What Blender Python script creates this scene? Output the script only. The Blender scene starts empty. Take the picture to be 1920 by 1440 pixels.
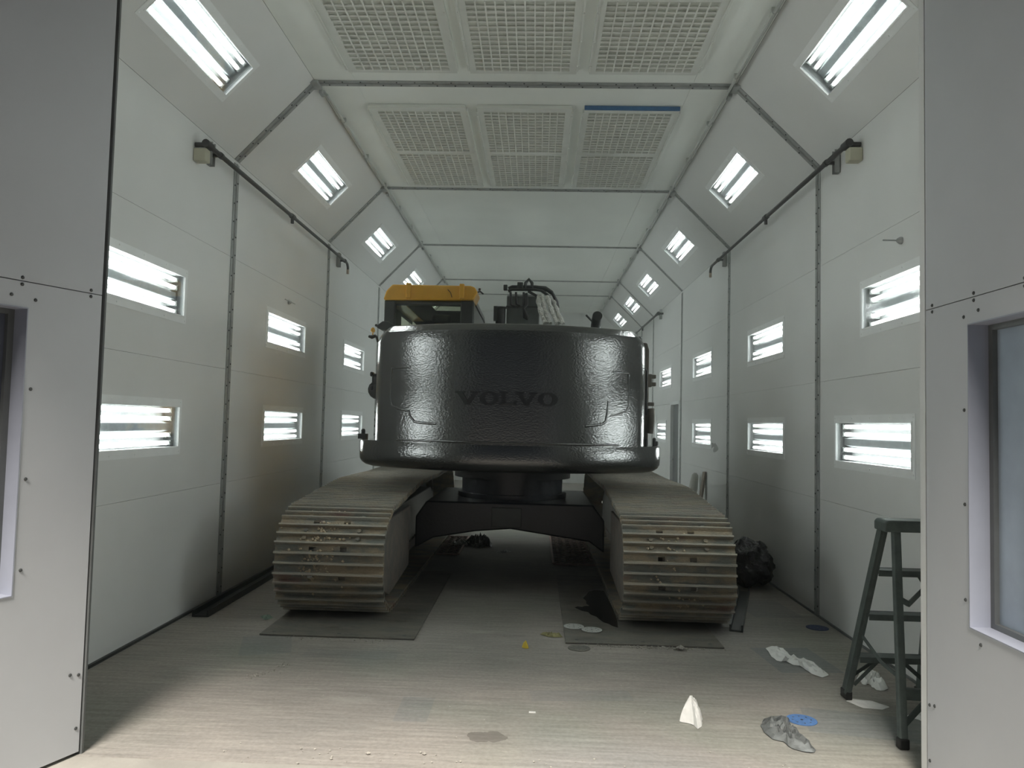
import bpy, bmesh, math, random
from mathutils import Vector, Matrix, noise as mnoise
random.seed(7)
PI = math.pi
S = bpy.context.scene
COL = S.collection

# ------------------------------------------------------------------ camera
cam_d = bpy.data.cameras.new('camera'); cam = bpy.data.objects.new('camera', cam_d); COL.objects.link(cam)
F_PX, YAW, PITCH, ROLL = 1424.16, -0.033, 0.051, 0.0236
cam_d.sensor_fit = 'HORIZONTAL'; cam_d.sensor_width = 36.0; cam_d.lens = 36.0 * F_PX / 1920.0
cam_d.clip_start = 0.05; cam_d.clip_end = 200
fw = Vector((math.sin(YAW)*math.cos(PITCH), math.cos(YAW)*math.cos(PITCH), math.sin(PITCH)))
rt = Vector((math.cos(YAW), -math.sin(YAW), 0)); up = rt.cross(fw)
r2 = math.cos(ROLL)*rt + math.sin(ROLL)*up; u2 = -math.sin(ROLL)*rt + math.cos(ROLL)*up
M4 = Matrix((r2, u2, -fw)).transposed().to_4x4(); M4.translation = (0, 0, 1.5)
cam.matrix_world = M4
S.camera = cam

# ------------------------------------------------------------------ world, exposure
TUBE = 30.0          # radiance of the fluorescent tubes
SKY = 0.10           # dim sky outside the doors
SUN = 8.0            # hazy sun high behind the camera
HAZE = 0.016         # overspray hanging in the booth, per metre
w = bpy.data.worlds.new('world'); S.world = w; w.use_nodes = True
nt = w.node_tree; bg = nt.nodes['Background']
tc = nt.nodes.new('ShaderNodeTexCoord'); sx = nt.nodes.new('ShaderNodeSeparateXYZ'); rp = nt.nodes.new('ShaderNodeValToRGB')
nt.links.new(tc.outputs['Generated'], sx.inputs[0]); nt.links.new(sx.outputs['Z'], rp.inputs[0])
rp.color_ramp.elements[0].position = 0.0; rp.color_ramp.elements[0].color = (0.85, 0.92, 1.0, 1)
rp.color_ramp.elements[1].position = 0.9; rp.color_ramp.elements[1].color = (0.62, 0.76, 1.0, 1)
nt.links.new(rp.outputs[0], bg.inputs['Color']); bg.inputs['Strength'].default_value = SKY
sd = bpy.data.lights.new('hazy_sun', 'SUN'); so = bpy.data.objects.new('hazy_sun', sd); COL.objects.link(so)
sd.energy = SUN; sd.angle = math.radians(18); sd.color = (1.0, .94, .86)
so.rotation_euler = Vector((.07, .585, -.81)).to_track_quat('-Z', 'Y').to_euler(); so.location = (-1, -4, 12)
S.view_settings.view_transform = 'Standard'; S.view_settings.look = 'None'
S.view_settings.exposure = 0.0; S.view_settings.gamma = 1.0; S.view_settings.use_curve_mapping = False
try:
    S.cycles.use_denoising = True; S.cycles.diffuse_bounces = 7; S.cycles.max_bounces = 12
    S.cycles.transparent_max_bounces = 12; S.cycles.volume_bounces = 1; S.cycles.sample_clamp_indirect = 6.0
    S.cycles.caustics_reflective = False; S.cycles.caustics_refractive = False
except Exception: pass

# ------------------------------------------------------------------ materials
def N(nt, t, **kw):
    n = nt.nodes.new(t)
    for k, v in kw.items():
        if k.startswith('i_'): n.inputs[k[2:].replace('_', ' ')].default_value = v
        else: setattr(n, k, v)
    return n
def mat(name, col, rough=0.5, metal=0.0, var=0.0, scale=6.0, bump=0.0, bscale=40.0, col2=None, stretch=None, spec=0.5, coat=0.0, rvar=0.0, bdist=0.01):
    m = bpy.data.materials.new(name); m.use_nodes = True; nt = m.node_tree; p = nt.nodes['Principled BSDF']
    p.inputs['Base Color'].default_value = (*col, 1); p.inputs['Roughness'].default_value = rough
    p.inputs['Metallic'].default_value = metal; p.inputs['Specular IOR Level'].default_value = spec
    p.inputs['Coat Weight'].default_value = coat
    tc = N(nt, 'ShaderNodeTexCoord'); src = tc.outputs['Object']
    if stretch:
        mp = N(nt, 'ShaderNodeMapping'); mp.inputs['Scale'].default_value = stretch
        nt.links.new(src, mp.inputs[0]); src = mp.outputs[0]
    if var or col2:
        nz = N(nt, 'ShaderNodeTexNoise', i_Scale=scale, i_Detail=6.0, i_Roughness=0.6); nt.links.new(src, nz.inputs['Vector'])
        r = N(nt, 'ShaderNodeValToRGB'); r.color_ramp.elements[0].position = .35; r.color_ramp.elements[1].position = .65
        c2 = col2 or tuple(c*(1+var) for c in col); c1 = col if col2 else tuple(c*(1-var) for c in col)
        r.color_ramp.elements[0].color = (*c1, 1); r.color_ramp.elements[1].color = (*[min(1, c) for c in c2], 1)
        nt.links.new(nz.outputs['Fac'], r.inputs[0]); nt.links.new(r.outputs[0], p.inputs['Base Color'])
        if rvar:
            mr = N(nt, 'ShaderNodeMapRange'); mr.inputs['To Min'].default_value = rough-rvar; mr.inputs['To Max'].default_value = rough+rvar
            nt.links.new(nz.outputs['Fac'], mr.inputs['Value']); nt.links.new(mr.outputs[0], p.inputs['Roughness'])
    if bump:
        nb = N(nt, 'ShaderNodeTexNoise', i_Scale=bscale, i_Detail=4.0); nt.links.new(src, nb.inputs['Vector'])
        b = N(nt, 'ShaderNodeBump', i_Strength=bump, i_Distance=bdist); nt.links.new(nb.outputs['Fac'], b.inputs['Height'])
        nt.links.new(b.outputs[0], p.inputs['Normal'])
        if coat: nt.links.new(b.outputs[0], p.inputs['Coat Normal']); p.inputs['Coat Roughness'].default_value = rough
    return m
M = {}
M['panel'] = mat('white_panel', (.75, .76, .75), .38, var=.03, scale=1.3, bump=.03, bscale=2.2, bdist=.05)
M['ceil'] = mat('ceiling_white', (.85, .88, .84), .42, var=.03, scale=1.6, bump=.03, bscale=2.0, bdist=.05)
M['leafp'] = mat('door_leaf_paint', (.545, .56, .585), .42, var=.03, scale=1.3, bump=.03, bscale=2.2, bdist=.05)
M['wframe'] = mat('window_frame_paint', (.36, .38, .45), .45, var=.04)
M['conduit'] = mat('painted_conduit', (.50, .52, .50), .45, .2, var=.05)
M['back'] = mat('backing_dark', (.06, .065, .065), .8, var=.1)
M['galv'] = mat('galvanised', (.36, .375, .37), .45, .35, var=.14, scale=9)
M['screw'] = mat('screw_head', (.09, .095, .095), .5, .6, var=.1)
M['trimw'] = mat('fixture_trim', (.86, .88, .88), .35, var=.03, scale=8)
M['refl'] = mat('reflector_greyed', (.26, .27, .27), .3, var=.02)  # white reflector, colour greyed to hold down the tube glare on it
M['ballast'] = mat('ballast_cover', (.40, .44, .45), .35, var=.22, scale=26, stretch=(1, 1, 1))
M['holder'] = mat('lamp_holder', (.35, .37, .36), .5, var=.05)
M['filterframe'] = mat('filter_frame', (.70, .72, .68), .55, var=.04)
M['filter'] = mat('filter_pad', (.58, .60, .55), .95, var=.10, scale=12, bump=.5, bscale=16, bdist=.02)
M['wire'] = mat('filter_wire', (.78, .79, .75), .5, var=.04)
M['blue'] = mat('blue_tape', (.05, .14, .30), .6, var=.12, scale=20)
M['pipe'] = mat('black_iron_pipe', (.055, .055, .055), .5, .4, var=.2, scale=20)
M['brass'] = mat('pipe_tip', (.45, .36, .28), .5, .4, var=.2, scale=30)
M['cream'] = mat('cream_plastic', (.45, .44, .34), .5, var=.06)
M['black'] = mat('fresh_black_paint', (.009, .0105, .0105), .13, var=.2, scale=3, bump=.34, bscale=52, bdist=.0065, stretch=(1, 1, 1.7), spec=1.0, coat=.8)
M['blackm'] = mat('black_letter_paint', (.006, .0065, .007), .24, var=.2, spec=.6)
M['blackf'] = mat('black_frame_paint', (.006, .007, .012), .32, var=.3, scale=5, bump=.15, bscale=40)
M['dark'] = mat('dark_paint', (.028, .032, .031), .38, var=.25, scale=8)
M['yellow'] = mat('yellow_paint', (.66, .35, .03), .28, var=.08, scale=6, coat=.3)
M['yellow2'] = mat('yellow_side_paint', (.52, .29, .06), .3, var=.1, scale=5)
M['boom'] = mat('boom_grey', (.095, .105, .10), .45, var=.2, scale=6)
M['foil'] = mat('silver_foil', (.66, .66, .62), .3, .85, var=.15, scale=30, bump=1.0, bscale=55, bdist=.03)
M['rubber'] = mat('black_hose', (.012, .013, .013), .45, var=.2, scale=20)
M['tan'] = mat('grey_brown_panel', (.12, .105, .085), .5, var=.3, scale=6)
M['tinted'] = mat('tinted_glass_seen', (.01, .012, .012), .08, var=.02)
M['ladder'] = mat('grey_green_fibreglass', (.070, .088, .082), .55, var=.22, scale=14, bump=.15, bscale=60)
M['bag'] = mat('black_plastic', (.035, .034, .038), .2, var=.4, scale=14, bump=.7, bscale=26, bdist=.03)
M['paper'] = mat('white_paper', (.80, .80, .77), .85, var=.07, scale=20, bump=.3, bscale=40)
M['greyrag'] = mat('grey_plastic_film', (.15, .16, .158), .35, var=.4, scale=16, bump=.5, bscale=30)
M['disc'] = mat('sanding_disc_grey', (.44, .45, .43), .9, var=.1, scale=40)
M['discb'] = mat('sanding_disc_blue', (.085, .19, .42), .8, var=.12, scale=40)
M['discn'] = mat('sanding_disc_navy', (.035, .05, .12), .8, var=.12, scale=40)
M['yel'] = mat('yellow_plastic', (.75, .55, .06), .5, var=.06)
M['leafm'] = mat('masking_scrap', (.24, .22, .10), .8, var=.3, scale=30)
M['green'] = mat('green_scrap', (.20, .27, .22), .8, var=.3, scale=30)
M['crumb'] = mat('dried_mud', (.50, .41, .29), .95, var=.35, scale=60)
M['stone'] = mat('pebble', (.36, .34, .30), .9, var=.3, scale=60)
M['seat'] = mat('seat_fabric', (.015, .016, .016), .8, var=.2, scale=30)
M['wood'] = mat('board', (.20, .165, .13), .75, var=.15, scale=8, stretch=(1, 1, .1))
M['wrap'] = mat('plastic_wrap', (.45, .45, .41), .3, var=.1, scale=14, bump=.4, bscale=30)
M['jamb'] = mat('door_jamb_grey', (.16, .17, .17), .5, .3, var=.1)
M['doorin'] = mat('grey_door', (.13, .14, .145), .45, var=.08)
M['smear'] = mat('hand_smear', (.36, .37, .36), .6, var=.2, scale=30)
M['concrete2'] = mat('yard_concrete', (.36, .345, .32), .9, var=.12, scale=3, bump=.2)

def emit(name, col, s):
    m = bpy.data.materials.new(name); m.use_nodes = True; nt = m.node_tree; nt.nodes.clear()
    e = N(nt, 'ShaderNodeEmission'); e.inputs['Color'].default_value = (*col, 1); e.inputs['Strength'].default_value = s
    o = N(nt, 'ShaderNodeOutputMaterial'); nt.links.new(e.outputs[0], o.inputs['Surface']); return m
M['tube'] = emit('lit_tube', (.94, 1.0, .97), TUBE)
def glass(name, tint, fac, rough=.05):
    m = bpy.data.materials.new(name); m.use_nodes = True; nt = m.node_tree; nt.nodes.clear()
    t = N(nt, 'ShaderNodeBsdfTransparent'); t.inputs['Color'].default_value = (*tint, 1)
    g = N(nt, 'ShaderNodeBsdfGlossy'); g.inputs['Roughness'].default_value = rough
    f = N(nt, 'ShaderNodeFresnel'); f.inputs['IOR'].default_value = 1.45
    a = N(nt, 'ShaderNodeMath', operation='MULTIPLY'); nt.links.new(f.outputs[0], a.inputs[0]); a.inputs[1].default_value = fac
    x = N(nt, 'ShaderNodeMixShader'); nt.links.new(a.outputs[0], x.inputs[0]); nt.links.new(t.outputs[0], x.inputs[1]); nt.links.new(g.outputs[0], x.inputs[2])
    o = N(nt, 'ShaderNodeOutputMaterial'); nt.links.new(x.outputs[0], o.inputs['Surface']); return m
M['pane'] = glass('clear_pane', (.97, .98, .98), .8)
M['cabpane'] = glass('tinted_cab_pane', (.86, .90, .80), 1.0)
M['plexi'] = mat('pale_blue_pane', (.34, .40, .47), .22, var=.08, scale=3, spec=.6)  # opaque pane in a pale blue-grey
M['plexid'] = mat('dark_blue_pane', (.10, .11, .145), .2, var=.3, scale=3, spec=.6)  # opaque pane in a dark blue-grey

# floor: worn concrete with streaks, faint colour casts, stains
def floor_mat():
    m = bpy.data.materials.new('worn_concrete'); m.use_nodes = True; nt = m.node_tree; p = nt.nodes['Principled BSDF']
    L = nt.links.new; tc = N(nt, 'ShaderNodeTexCoord')
    def mapped(sc, loc=(0, 0, 0)):
        mp = N(nt, 'ShaderNodeMapping'); mp.inputs['Scale'].default_value = sc; mp.inputs['Location'].default_value = loc
        L(tc.outputs['Object'], mp.inputs[0]); return mp.outputs[0]
    def nz(sc, scale, detail=5.0, loc=(0, 0, 0), rough=.6):
        n = N(nt, 'ShaderNodeTexNoise', i_Scale=scale, i_Detail=detail, i_Roughness=rough); L(mapped(sc, loc), n.inputs['Vector']); return n.outputs['Fac']
    def ramp(f, a, b, ca, cb):
        r = N(nt, 'ShaderNodeValToRGB'); r.color_ramp.elements[0].position = a; r.color_ramp.elements[1].position = b
        r.color_ramp.elements[0].color = (*ca, 1); r.color_ramp.elements[1].color = (*cb, 1); L(f, r.inputs[0]); return r.outputs[0]
    def mix(f, a, b, mode='MIX', k=None):
        x = N(nt, 'ShaderNodeMix', data_type='RGBA', blend_type=mode)
        if k is not None: x.inputs[0].default_value = k
        else: L(f, x.inputs[0])
        for i, v in ((6, a), (7, b)):
            if isinstance(v, tuple): x.inputs[i].default_value = (*v, 1)
            else: L(v, x.inputs[i])
        return x.outputs[2]
    def mth0(a, k):
        n = N(nt, 'ShaderNodeMath', operation='MULTIPLY'); L(a, n.inputs[0]); n.inputs[1].default_value = k; return n.outputs[0]
    c = ramp(nz((1, 1, 1), .55), .38, .62, (.275, .258, .236), (.345, .315, .282))
    g = ramp(nz((1, 1, 1), .8, 2, (5, 3, 0)), .5, .66, (0, 0, 0), (1, 1, 1)); c = mix(mth0(g, .55), c, (.235, .25, .21))
    g = ramp(nz((1, .8, 1), .9, 1, (9, 1, 0)), .58, .72, (0, 0, 0), (.8, .8, .8)); c = mix(mth0(g, .35), c, (.21, .235, .245))
    st = ramp(nz((1.2, 16, 1), 2.2, 8), .3, .7, (.80, .80, .80), (1.12, 1.12, 1.12)); c = mix(None, c, st, 'MULTIPLY', 1.0)
    sp = ramp(nz((1, 1, 1), 45, 3), .35, .75, (.86, .86, .86), (1.14, 1.14, 1.14)); c = mix(None, c, sp, 'MULTIPLY', .8)
    pw = ramp(nz((.6, 2.4, 1), 2.4, 6, (3, 7, 0)), .60, .74, (0, 0, 0), (.55, .55, .55)); c = mix(pw, c, (.40, .385, .345))
    # one oil stain and printed patches of masking film stuck to the floor
    sxyz = N(nt, 'ShaderNodeSeparateXYZ'); L(tc.outputs['Object'], sxyz.inputs[0])
    def mth(op, a, b=None):
        n = N(nt, 'ShaderNodeMath', operation=op)
        for i, v in ((0, a), (1, b)):
            if v is None: continue
            if isinstance(v, (int, float)): n.inputs[i].default_value = v
            else: L(v, n.inputs[i])
        return n.outputs[0]
    wob = nz((1, 1, 1), 9, 4)
    def blob(x, y, rx, ry, wb=.9):
        dx = mth('DIVIDE', mth('SUBTRACT', sxyz.outputs[0], x), rx); dy = mth('DIVIDE', mth('SUBTRACT', sxyz.outputs[1], y), ry)
        d = mth('ADD', mth('MULTIPLY', dx, dx), mth('MULTIPLY', dy, dy)); d = mth('ADD', d, mth('MULTIPLY', mth('SUBTRACT', wob, .5), wb*4))
        return mth('LESS_THAN', d, 1.0)
    def box(x, y, hx, hy, a=0.0):
        ca, sa = math.cos(a), math.sin(a); X = mth('SUBTRACT', sxyz.outputs[0], x); Y = mth('SUBTRACT', sxyz.outputs[1], y)
        u = mth('ADD', mth('MULTIPLY', X, ca), mth('MULTIPLY', Y, sa)); v = mth('SUBTRACT', mth('MULTIPLY', Y, ca), mth('MULTIPLY', X, sa))
        return mth('MULTIPLY', mth('LESS_THAN', mth('ABSOLUTE', u), hx), mth('LESS_THAN', mth('ABSOLUTE', v), hy))
    c = mix(mth('MULTIPLY', blob(-.205, 3.70, .085, .065), .6), c, (.10, .09, .08))
    film = nz((2.5, 22, 1), 2.0, 3)
    for (x, y, hx, hy, a, k) in ((1.72, 5.10, .20, .26, .1, .55), (1.72, 4.02, .30, .17, -.2, .38), (-1.75, 5.05, .16, .22, .3, .35), (-.60, 4.02, .085, .17, 0, .30), (-1.15, 4.9, .3, .08, 0, .18), (.28, 4.3, .28, .08, .1, .25), (1.95, 6.5, .2, .3, .1, .35)):
        b = mth('MULTIPLY', box(x, y, hx, hy, a), mth('MULTIPLY', mth('ADD', film, .25), k))
        c = mix(b, c, (.12, .155, .175))
    L(c, p.inputs['Base Color']); p.inputs['Roughness'].default_value = .82; p.inputs['Specular IOR Level'].default_value = .3
    nb = N(nt, 'ShaderNodeTexNoise', i_Scale=2.0, i_Detail=9.0); L(mapped((1.5, 9, 1)), nb.inputs['Vector'])
    b = N(nt, 'ShaderNodeBump', i_Strength=.35, i_Distance=.02); L(nb.outputs['Fac'], b.inputs['Height']); L(b.outputs[0], p.inputs['Normal'])
    return m
M['floor'] = floor_mat()
M['yard'] = mat('yard_surface', (.30, .285, .255), .9, var=.12, scale=3, bump=.2)
M['low_bounce_dark'] = mat('low_bounce_dark', (.05, .05, .052), .95, var=.2, scale=20, bump=.3)  # dark colour chosen to limit bounced sunlight from unseen outdoor surfaces

# muddy worn steel for track shoes
def mud_mat(name, base, mud, rust, worn=None):
    m = bpy.data.materials.new(name); m.use_nodes = True; nt = m.node_tree; p = nt.nodes['Principled BSDF']; L = nt.links.new
    g = N(nt, 'ShaderNodeNewGeometry'); mp = N(nt, 'ShaderNodeMapping'); mp.inputs['Scale'].default_value = (1, 2.2, 2.2); L(g.outputs['Position'], mp.inputs[0])
    def nz(scale, d=6):
        n = N(nt, 'ShaderNodeTexNoise', i_Scale=scale, i_Detail=d, i_Roughness=.65); L(mp.outputs[0], n.inputs['Vector']); return n.outputs['Fac']
    def mixc(f, a, b, lo, hi):
        r = N(nt, 'ShaderNodeMapRange'); r.inputs['From Min'].default_value = lo; r.inputs['From Max'].default_value = hi; L(f, r.inputs['Value'])
        x = N(nt, 'ShaderNodeMix', data_type='RGBA'); L(r.outputs[0], x.inputs[0])
        for i, v in ((6, a), (7, b)):
            if isinstance(v, tuple): x.inputs[i].default_value = (*v, 1)
            else: L(v, x.inputs[i])
        return x.outputs[2]
    c = mixc(nz(4.2), base, mud, .42, .60); c = mixc(nz(2.3), c, rust, .56, .68)
    sp = N(nt, 'ShaderNodeMapRange'); sp.inputs['To Min'].default_value = .7; sp.inputs['To Max'].default_value = 1.3; L(nz(55, 3), sp.inputs['Value'])
    x = N(nt, 'ShaderNodeMix', data_type='RGBA', blend_type='MULTIPLY'); x.inputs[0].default_value = 1; L(c, x.inputs[6]); L(sp.outputs[0], x.inputs[7])
    cc = x.outputs[2]
    if worn:      # grouser tips polished by the ground
        tco = N(nt, 'ShaderNodeTexCoord'); se = N(nt, 'ShaderNodeSeparateXYZ'); L(tco.outputs['Object'], se.inputs[0])
        wr_ = N(nt, 'ShaderNodeMapRange'); wr_.inputs['From Min'].default_value = .020; wr_.inputs['From Max'].default_value = .034; wr_.inputs['To Max'].default_value = .65; L(se.outputs[2], wr_.inputs['Value'])
        x2 = N(nt, 'ShaderNodeMix', data_type='RGBA'); L(wr_.outputs[0], x2.inputs[0]); L(cc, x2.inputs[6]); x2.inputs[7].default_value = (*worn, 1); cc = x2.outputs[2]
    L(cc, p.inputs['Base Color']); p.inputs['Roughness'].default_value = .62; p.inputs['Metallic'].default_value = .15
    b = N(nt, 'ShaderNodeBump', i_Strength=.6, i_Distance=.012); L(nz(38, 4), b.inputs['Height']); L(b.outputs[0], p.inputs['Normal'])
    return m
M['shoe'] = mud_mat('muddy_track_steel', (.175, .18, .16), (.32, .26, .18), (.22, .13, .11), worn=(.38, .36, .31))
M['guard'] = mud_mat('muddy_side_plate', (.13, .12, .11), (.18, .15, .125), (.13, .10, .09))
M['plate'] = mud_mat('dirty_steel_plate', (.15, .145, .13), (.20, .185, .155), (.12, .105, .09))
M['mesh'] = mud_mat('rusty_mesh', (.30, .20, .18), (.36, .25, .22), (.26, .16, .15))

# ------------------------------------------------------------------ mesh helpers
def origin_of(o):
    v = Vector((0, 0, 0))
    while o is not None: v = v + Vector(o.location); o = o.parent
    return v
class MB:
    def __init__(s): s.v = []; s.f = []
    def add(s, vs, fs):
        b = len(s.v); s.v += [tuple(v) for v in vs]; s.f += [tuple(b+i for i in f) for f in fs]; return s
    def box(s, x0, x1, y0, y1, z0, z1, M=None):
        vs = [Vector(p) for p in ((x0,y0,z0),(x1,y0,z0),(x1,y1,z0),(x0,y1,z0),(x0,y0,z1),(x1,y0,z1),(x1,y1,z1),(x0,y1,z1))]
        if M is not None: vs = [M @ v for v in vs]
        return s.add(vs, [(0,3,2,1),(4,5,6,7),(0,1,5,4),(1,2,6,5),(2,3,7,6),(3,0,4,7)])
    def bar(s, a, b, w, h, up=(0, 0, 1)):
        a = Vector(a); b = Vector(b); t = (b-a).normalized(); u = Vector(up)
        sd = t.cross(u)
        if sd.length < 1e-4: sd = t.cross(Vector((1, 0, 0)))
        sd.normalize(); u = sd.cross(t).normalized()
        vs = [p + sd*sx*w/2 + u*sz*h/2 for p in (a, b) for sx, sz in ((-1,-1),(1,-1),(1,1),(-1,1))]
        return s.add(vs, [(3,2,1,0),(4,5,6,7),(0,1,5,4),(1,2,6,5),(2,3,7,6),(3,0,4,7)])
    def tube(s, pts, r, n=10, cap=True):
        pts = [Vector(p) for p in pts]; rs = r if isinstance(r, (list, tuple)) else [r]*len(pts)
        rings = []; prev = None
        for i, p in enumerate(pts):
            t = (pts[min(i+1, len(pts)-1)] - pts[max(i-1, 0)]).normalized()
            if prev is None: a = t.orthogonal().normalized()
            else:
                a = prev - t*prev.dot(t)
                a = a.normalized() if a.length > 1e-6 else t.orthogonal().normalized()
            prev = a; b = t.cross(a)
            rings.append([p + (a*math.cos(2*PI*k/n) + b*math.sin(2*PI*k/n))*rs[i] for k in range(n)])
        vs = [v for R in rings for v in R]
        fs = [(i*n+k, i*n+(k+1)%n, (i+1)*n+(k+1)%n, (i+1)*n+k) for i in range(len(pts)-1) for k in range(n)]
        if cap: fs += [tuple(reversed(range(n))), tuple((len(pts)-1)*n+k for k in range(n))]
        return s.add(vs, fs)
    def lathe(s, c, axis, prof, n=24):      # prof: (r, h) along axis
        c = Vector(c); ax = Vector(axis).normalized(); a = ax.orthogonal().normalized(); b = ax.cross(a)
        vs = [c + ax*h + (a*math.cos(2*PI*k/n)+b*math.sin(2*PI*k/n))*r for r, h in prof for k in range(n)]
        fs = [(i*n+k, i*n+(k+1)%n, (i+1)*n+(k+1)%n, (i+1)*n+k) for i in range(len(prof)-1) for k in range(n)]
        fs += [tuple(reversed(range(n))), tuple((len(prof)-1)*n+k for k in range(n))]
        return s.add(vs, fs)
    def prism(s, poly, axis, a, b):         # poly in the two other axes
        def P(p, d):
            if axis == 'y': return (p[0], d, p[1])
            if axis == 'x': return (d, p[0], p[1])
            return (p[0], p[1], d)
        n = len(poly); vs = [P(p, a) for p in poly] + [P(p, b) for p in poly]
        fs = [tuple(range(n)), tuple(reversed(range(n, 2*n)))] + [(i, n+i, n+(i+1)%n, (i+1)%n) for i in range(n)]
        return s.add(vs, fs)
    def ring(s, u0, u1, v0, v1, U0, U1, V0, V1, n0, n1):   # rectangular ring U,V outer, u,v hole, from depth n0 to n1 (local x=u,y=v,z=n)
        o = [(U0,V0),(U1,V0),(U1,V1),(U0,V1)]; i = [(u0,v0),(u1,v0),(u1,v1),(u0,v1)]
        vs = [(x,y,n1) for x,y in o] + [(x,y,n1) for x,y in i] + [(x,y,n0) for x,y in o] + [(x,y,n0) for x,y in i]
        fs = []
        for k in range(4):
            j = (k+1)%4
            fs += [(k,j,4+j,4+k), (8+j,8+k,12+k,12+j), (8+k,8+j,j,k), (4+k,4+j,12+j,12+k)]
        return s.add(vs, fs)
    def xf(s, Mx): s.v = [tuple(Mx @ Vector(v)) for v in s.v]; return s
    def build(s, name, m, parent=None, smooth=None, world=True, bevel=0.0, fix=True):
        off = origin_of(parent) if (parent is not None and world) else Vector((0, 0, 0))
        me = bpy.data.meshes.new(name); me.from_pydata([tuple(Vector(v)-off) for v in s.v], [], s.f)
        if fix:
            bm = bmesh.new(); bm.from_mesh(me); bmesh.ops.recalc_face_normals(bm, faces=bm.faces); bm.to_mesh(me); bm.free()
        me.materials.append(m)
        if smooth is not None:
            for p in me.polygons: p.use_smooth = True
            me.set_sharp_from_angle(angle=math.radians(smooth))
        me.update()
        o = bpy.data.objects.new(name, me); COL.objects.link(o)
        if parent is not None: o.parent = parent
        if bevel:
            b = o.modifiers.new('bevel', 'BEVEL'); b.width = bevel; b.segments = 2; b.limit_method = 'ANGLE'
        return o
def empty(name, loc=(0, 0, 0)):
    o = bpy.data.objects.new(name, None); o.location = loc; o.empty_display_size = .2; COL.objects.link(o); return o
def tag(o, label, cat, group=None):
    o['label'] = label; o['category'] = cat
    if group: o['group'] = group
    return o
def struct(o): o['kind'] = 'structure'; return o
def stuff(o): o['kind'] = 'stuff'; return o
def dup_part(o, parent, loc=None):
    c = o.copy(); COL.objects.link(c); c.parent = parent
    if loc is not None: c.location = loc
    return c

# ------------------------------------------------------------------ the booth
XL, XR, XCL, XCR, HW, HC = -2.608, 2.306, -1.949, 1.611, 3.68, 4.371
Y0, YE = 3.36, 19.55
FR = [6.31, 9.22, 12.21, 15.19, 16.88]
BAYS = list(zip([Y0]+FR, FR+[YE]))
ROWS = [0.0, .943, 1.892, 2.845, HW]
SLN = math.hypot(XCL-XL, HC-HW); SLR = math.hypot(XCR-XR, HC-HW)
Ly = Vector((0, 1, 0)); Lz = Vector((0, 0, 1))
def frame(o, U, V):
    U = Vector(U); V = Vector(V); Nn = U.cross(V); m = Matrix((U, V, Nn)).transposed().to_4x4(); m.translation = o; return m
FL = frame((XL, 0, 0), (0, 1, 0), (0, 0, 1))              # left wall: u=y, v=z, n=+x
FRt = frame((XR, 0, 0), (0, -1, 0), (0, 0, 1))            # right wall: u=-y
VSL = Vector((XCL-XL, 0, HC-HW)).normalized(); VSR = Vector((XCR-XR, 0, HC-HW)).normalized()
FSL = frame((XL, 0, HW), (0, 1, 0), VSL)
FSR = frame((XR, 0, HW), (0, -1, 0), VSR)
G = .0011
def panel(parent, Fm, u0, u1, v0, v1, holes=(), t=.05, name='wall_panel', m=None):
    m = m or M['panel']; b = MB(); u0 += G; u1 -= G; v0 += G; v1 -= G
    if not holes: b.box(u0, u1, v0, v1, -t, 0)
    else:
        h = sorted(holes)
        cuts = [u0] + [(h[i][1]+h[i+1][0])/2 for i in range(len(h)-1)] + [u1]
        for i, (a, c, d, e) in enumerate(h): b.ring(a, c, d, e, cuts[i], cuts[i+1], v0, v1, -t, 0)
    b.xf(Fm); return b.build(name, m, parent)
# light positions: (side, level) -> list of (y centre)
LOWZ, UPZ = 1.414, 2.368
lights = []
for i, y in enumerate((4.875, 7.785, 10.695, 13.70)): lights += [('left', 'lower', i, y, LOWZ), ('left', 'upper', i, y, UPZ)]
for i, (yl, yu) in enumerate(((5.33, 4.862), (7.755, 7.775), (10.70, 10.70), (14.19, 13.72))): lights += [('right', 'lower', i, yl, LOWZ), ('right', 'upper', i, yu, UPZ)]
SV = .463
for i, y in enumerate((4.925, 7.815, 10.74, 13.68, 15.99, 18.3)): lights.append(('slope_left', 'slope', i, y, SV))
for i, y in enumerate((4.86, 7.755, 10.69, 13.635, 15.98, 18.28)): lights.append(('slope_right', 'slope', i, y, SV+.024))
HU, HV = .605, .150
wl = struct(MB().box(XL-.20, XL-.17, Y0-.1, YE+.1, 0, HW+.1).build('wall_left', M['back']))
wr = struct(MB().box(XR+.17, XR+.20, Y0-.1, YE+.1, 0, HW+.1).build('wall_right', M['back']))
DOOR = (12.37, 13.15, 1.89)
for bi, (ya, yb) in enumerate(BAYS):
    for ri in range(4):
        za, zb = ROWS[ri], ROWS[ri+1]
        hl = [(y-HU, y+HU, z-HV, z+HV) for (sd, lv, i, y, z) in lights if sd == 'left' and ya < y < yb and za < z < zb]
        panel(wl, FL, ya, yb, za, zb, hl)
        hr = [(-y-HU, -y+HU, z-HV, z+HV) for (sd, lv, i, y, z) in lights if sd == 'right' and ya < y < yb and za < z < zb]
        if bi == 3 and ri < 2:
            panel(wr, FRt, -DOOR[0], -ya, za, min(zb, DOOR[2]))
            panel(wr, FRt, -yb, -DOOR[1], za, zb, hr)
        else: panel(wr, FRt, -yb, -ya, za, zb, hr)
ce = struct(MB().box(XCL-.2, XCR+.2, Y0-.1, YE+.1, HC+.07, HC+.10).build('ceiling', M['back']))
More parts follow.
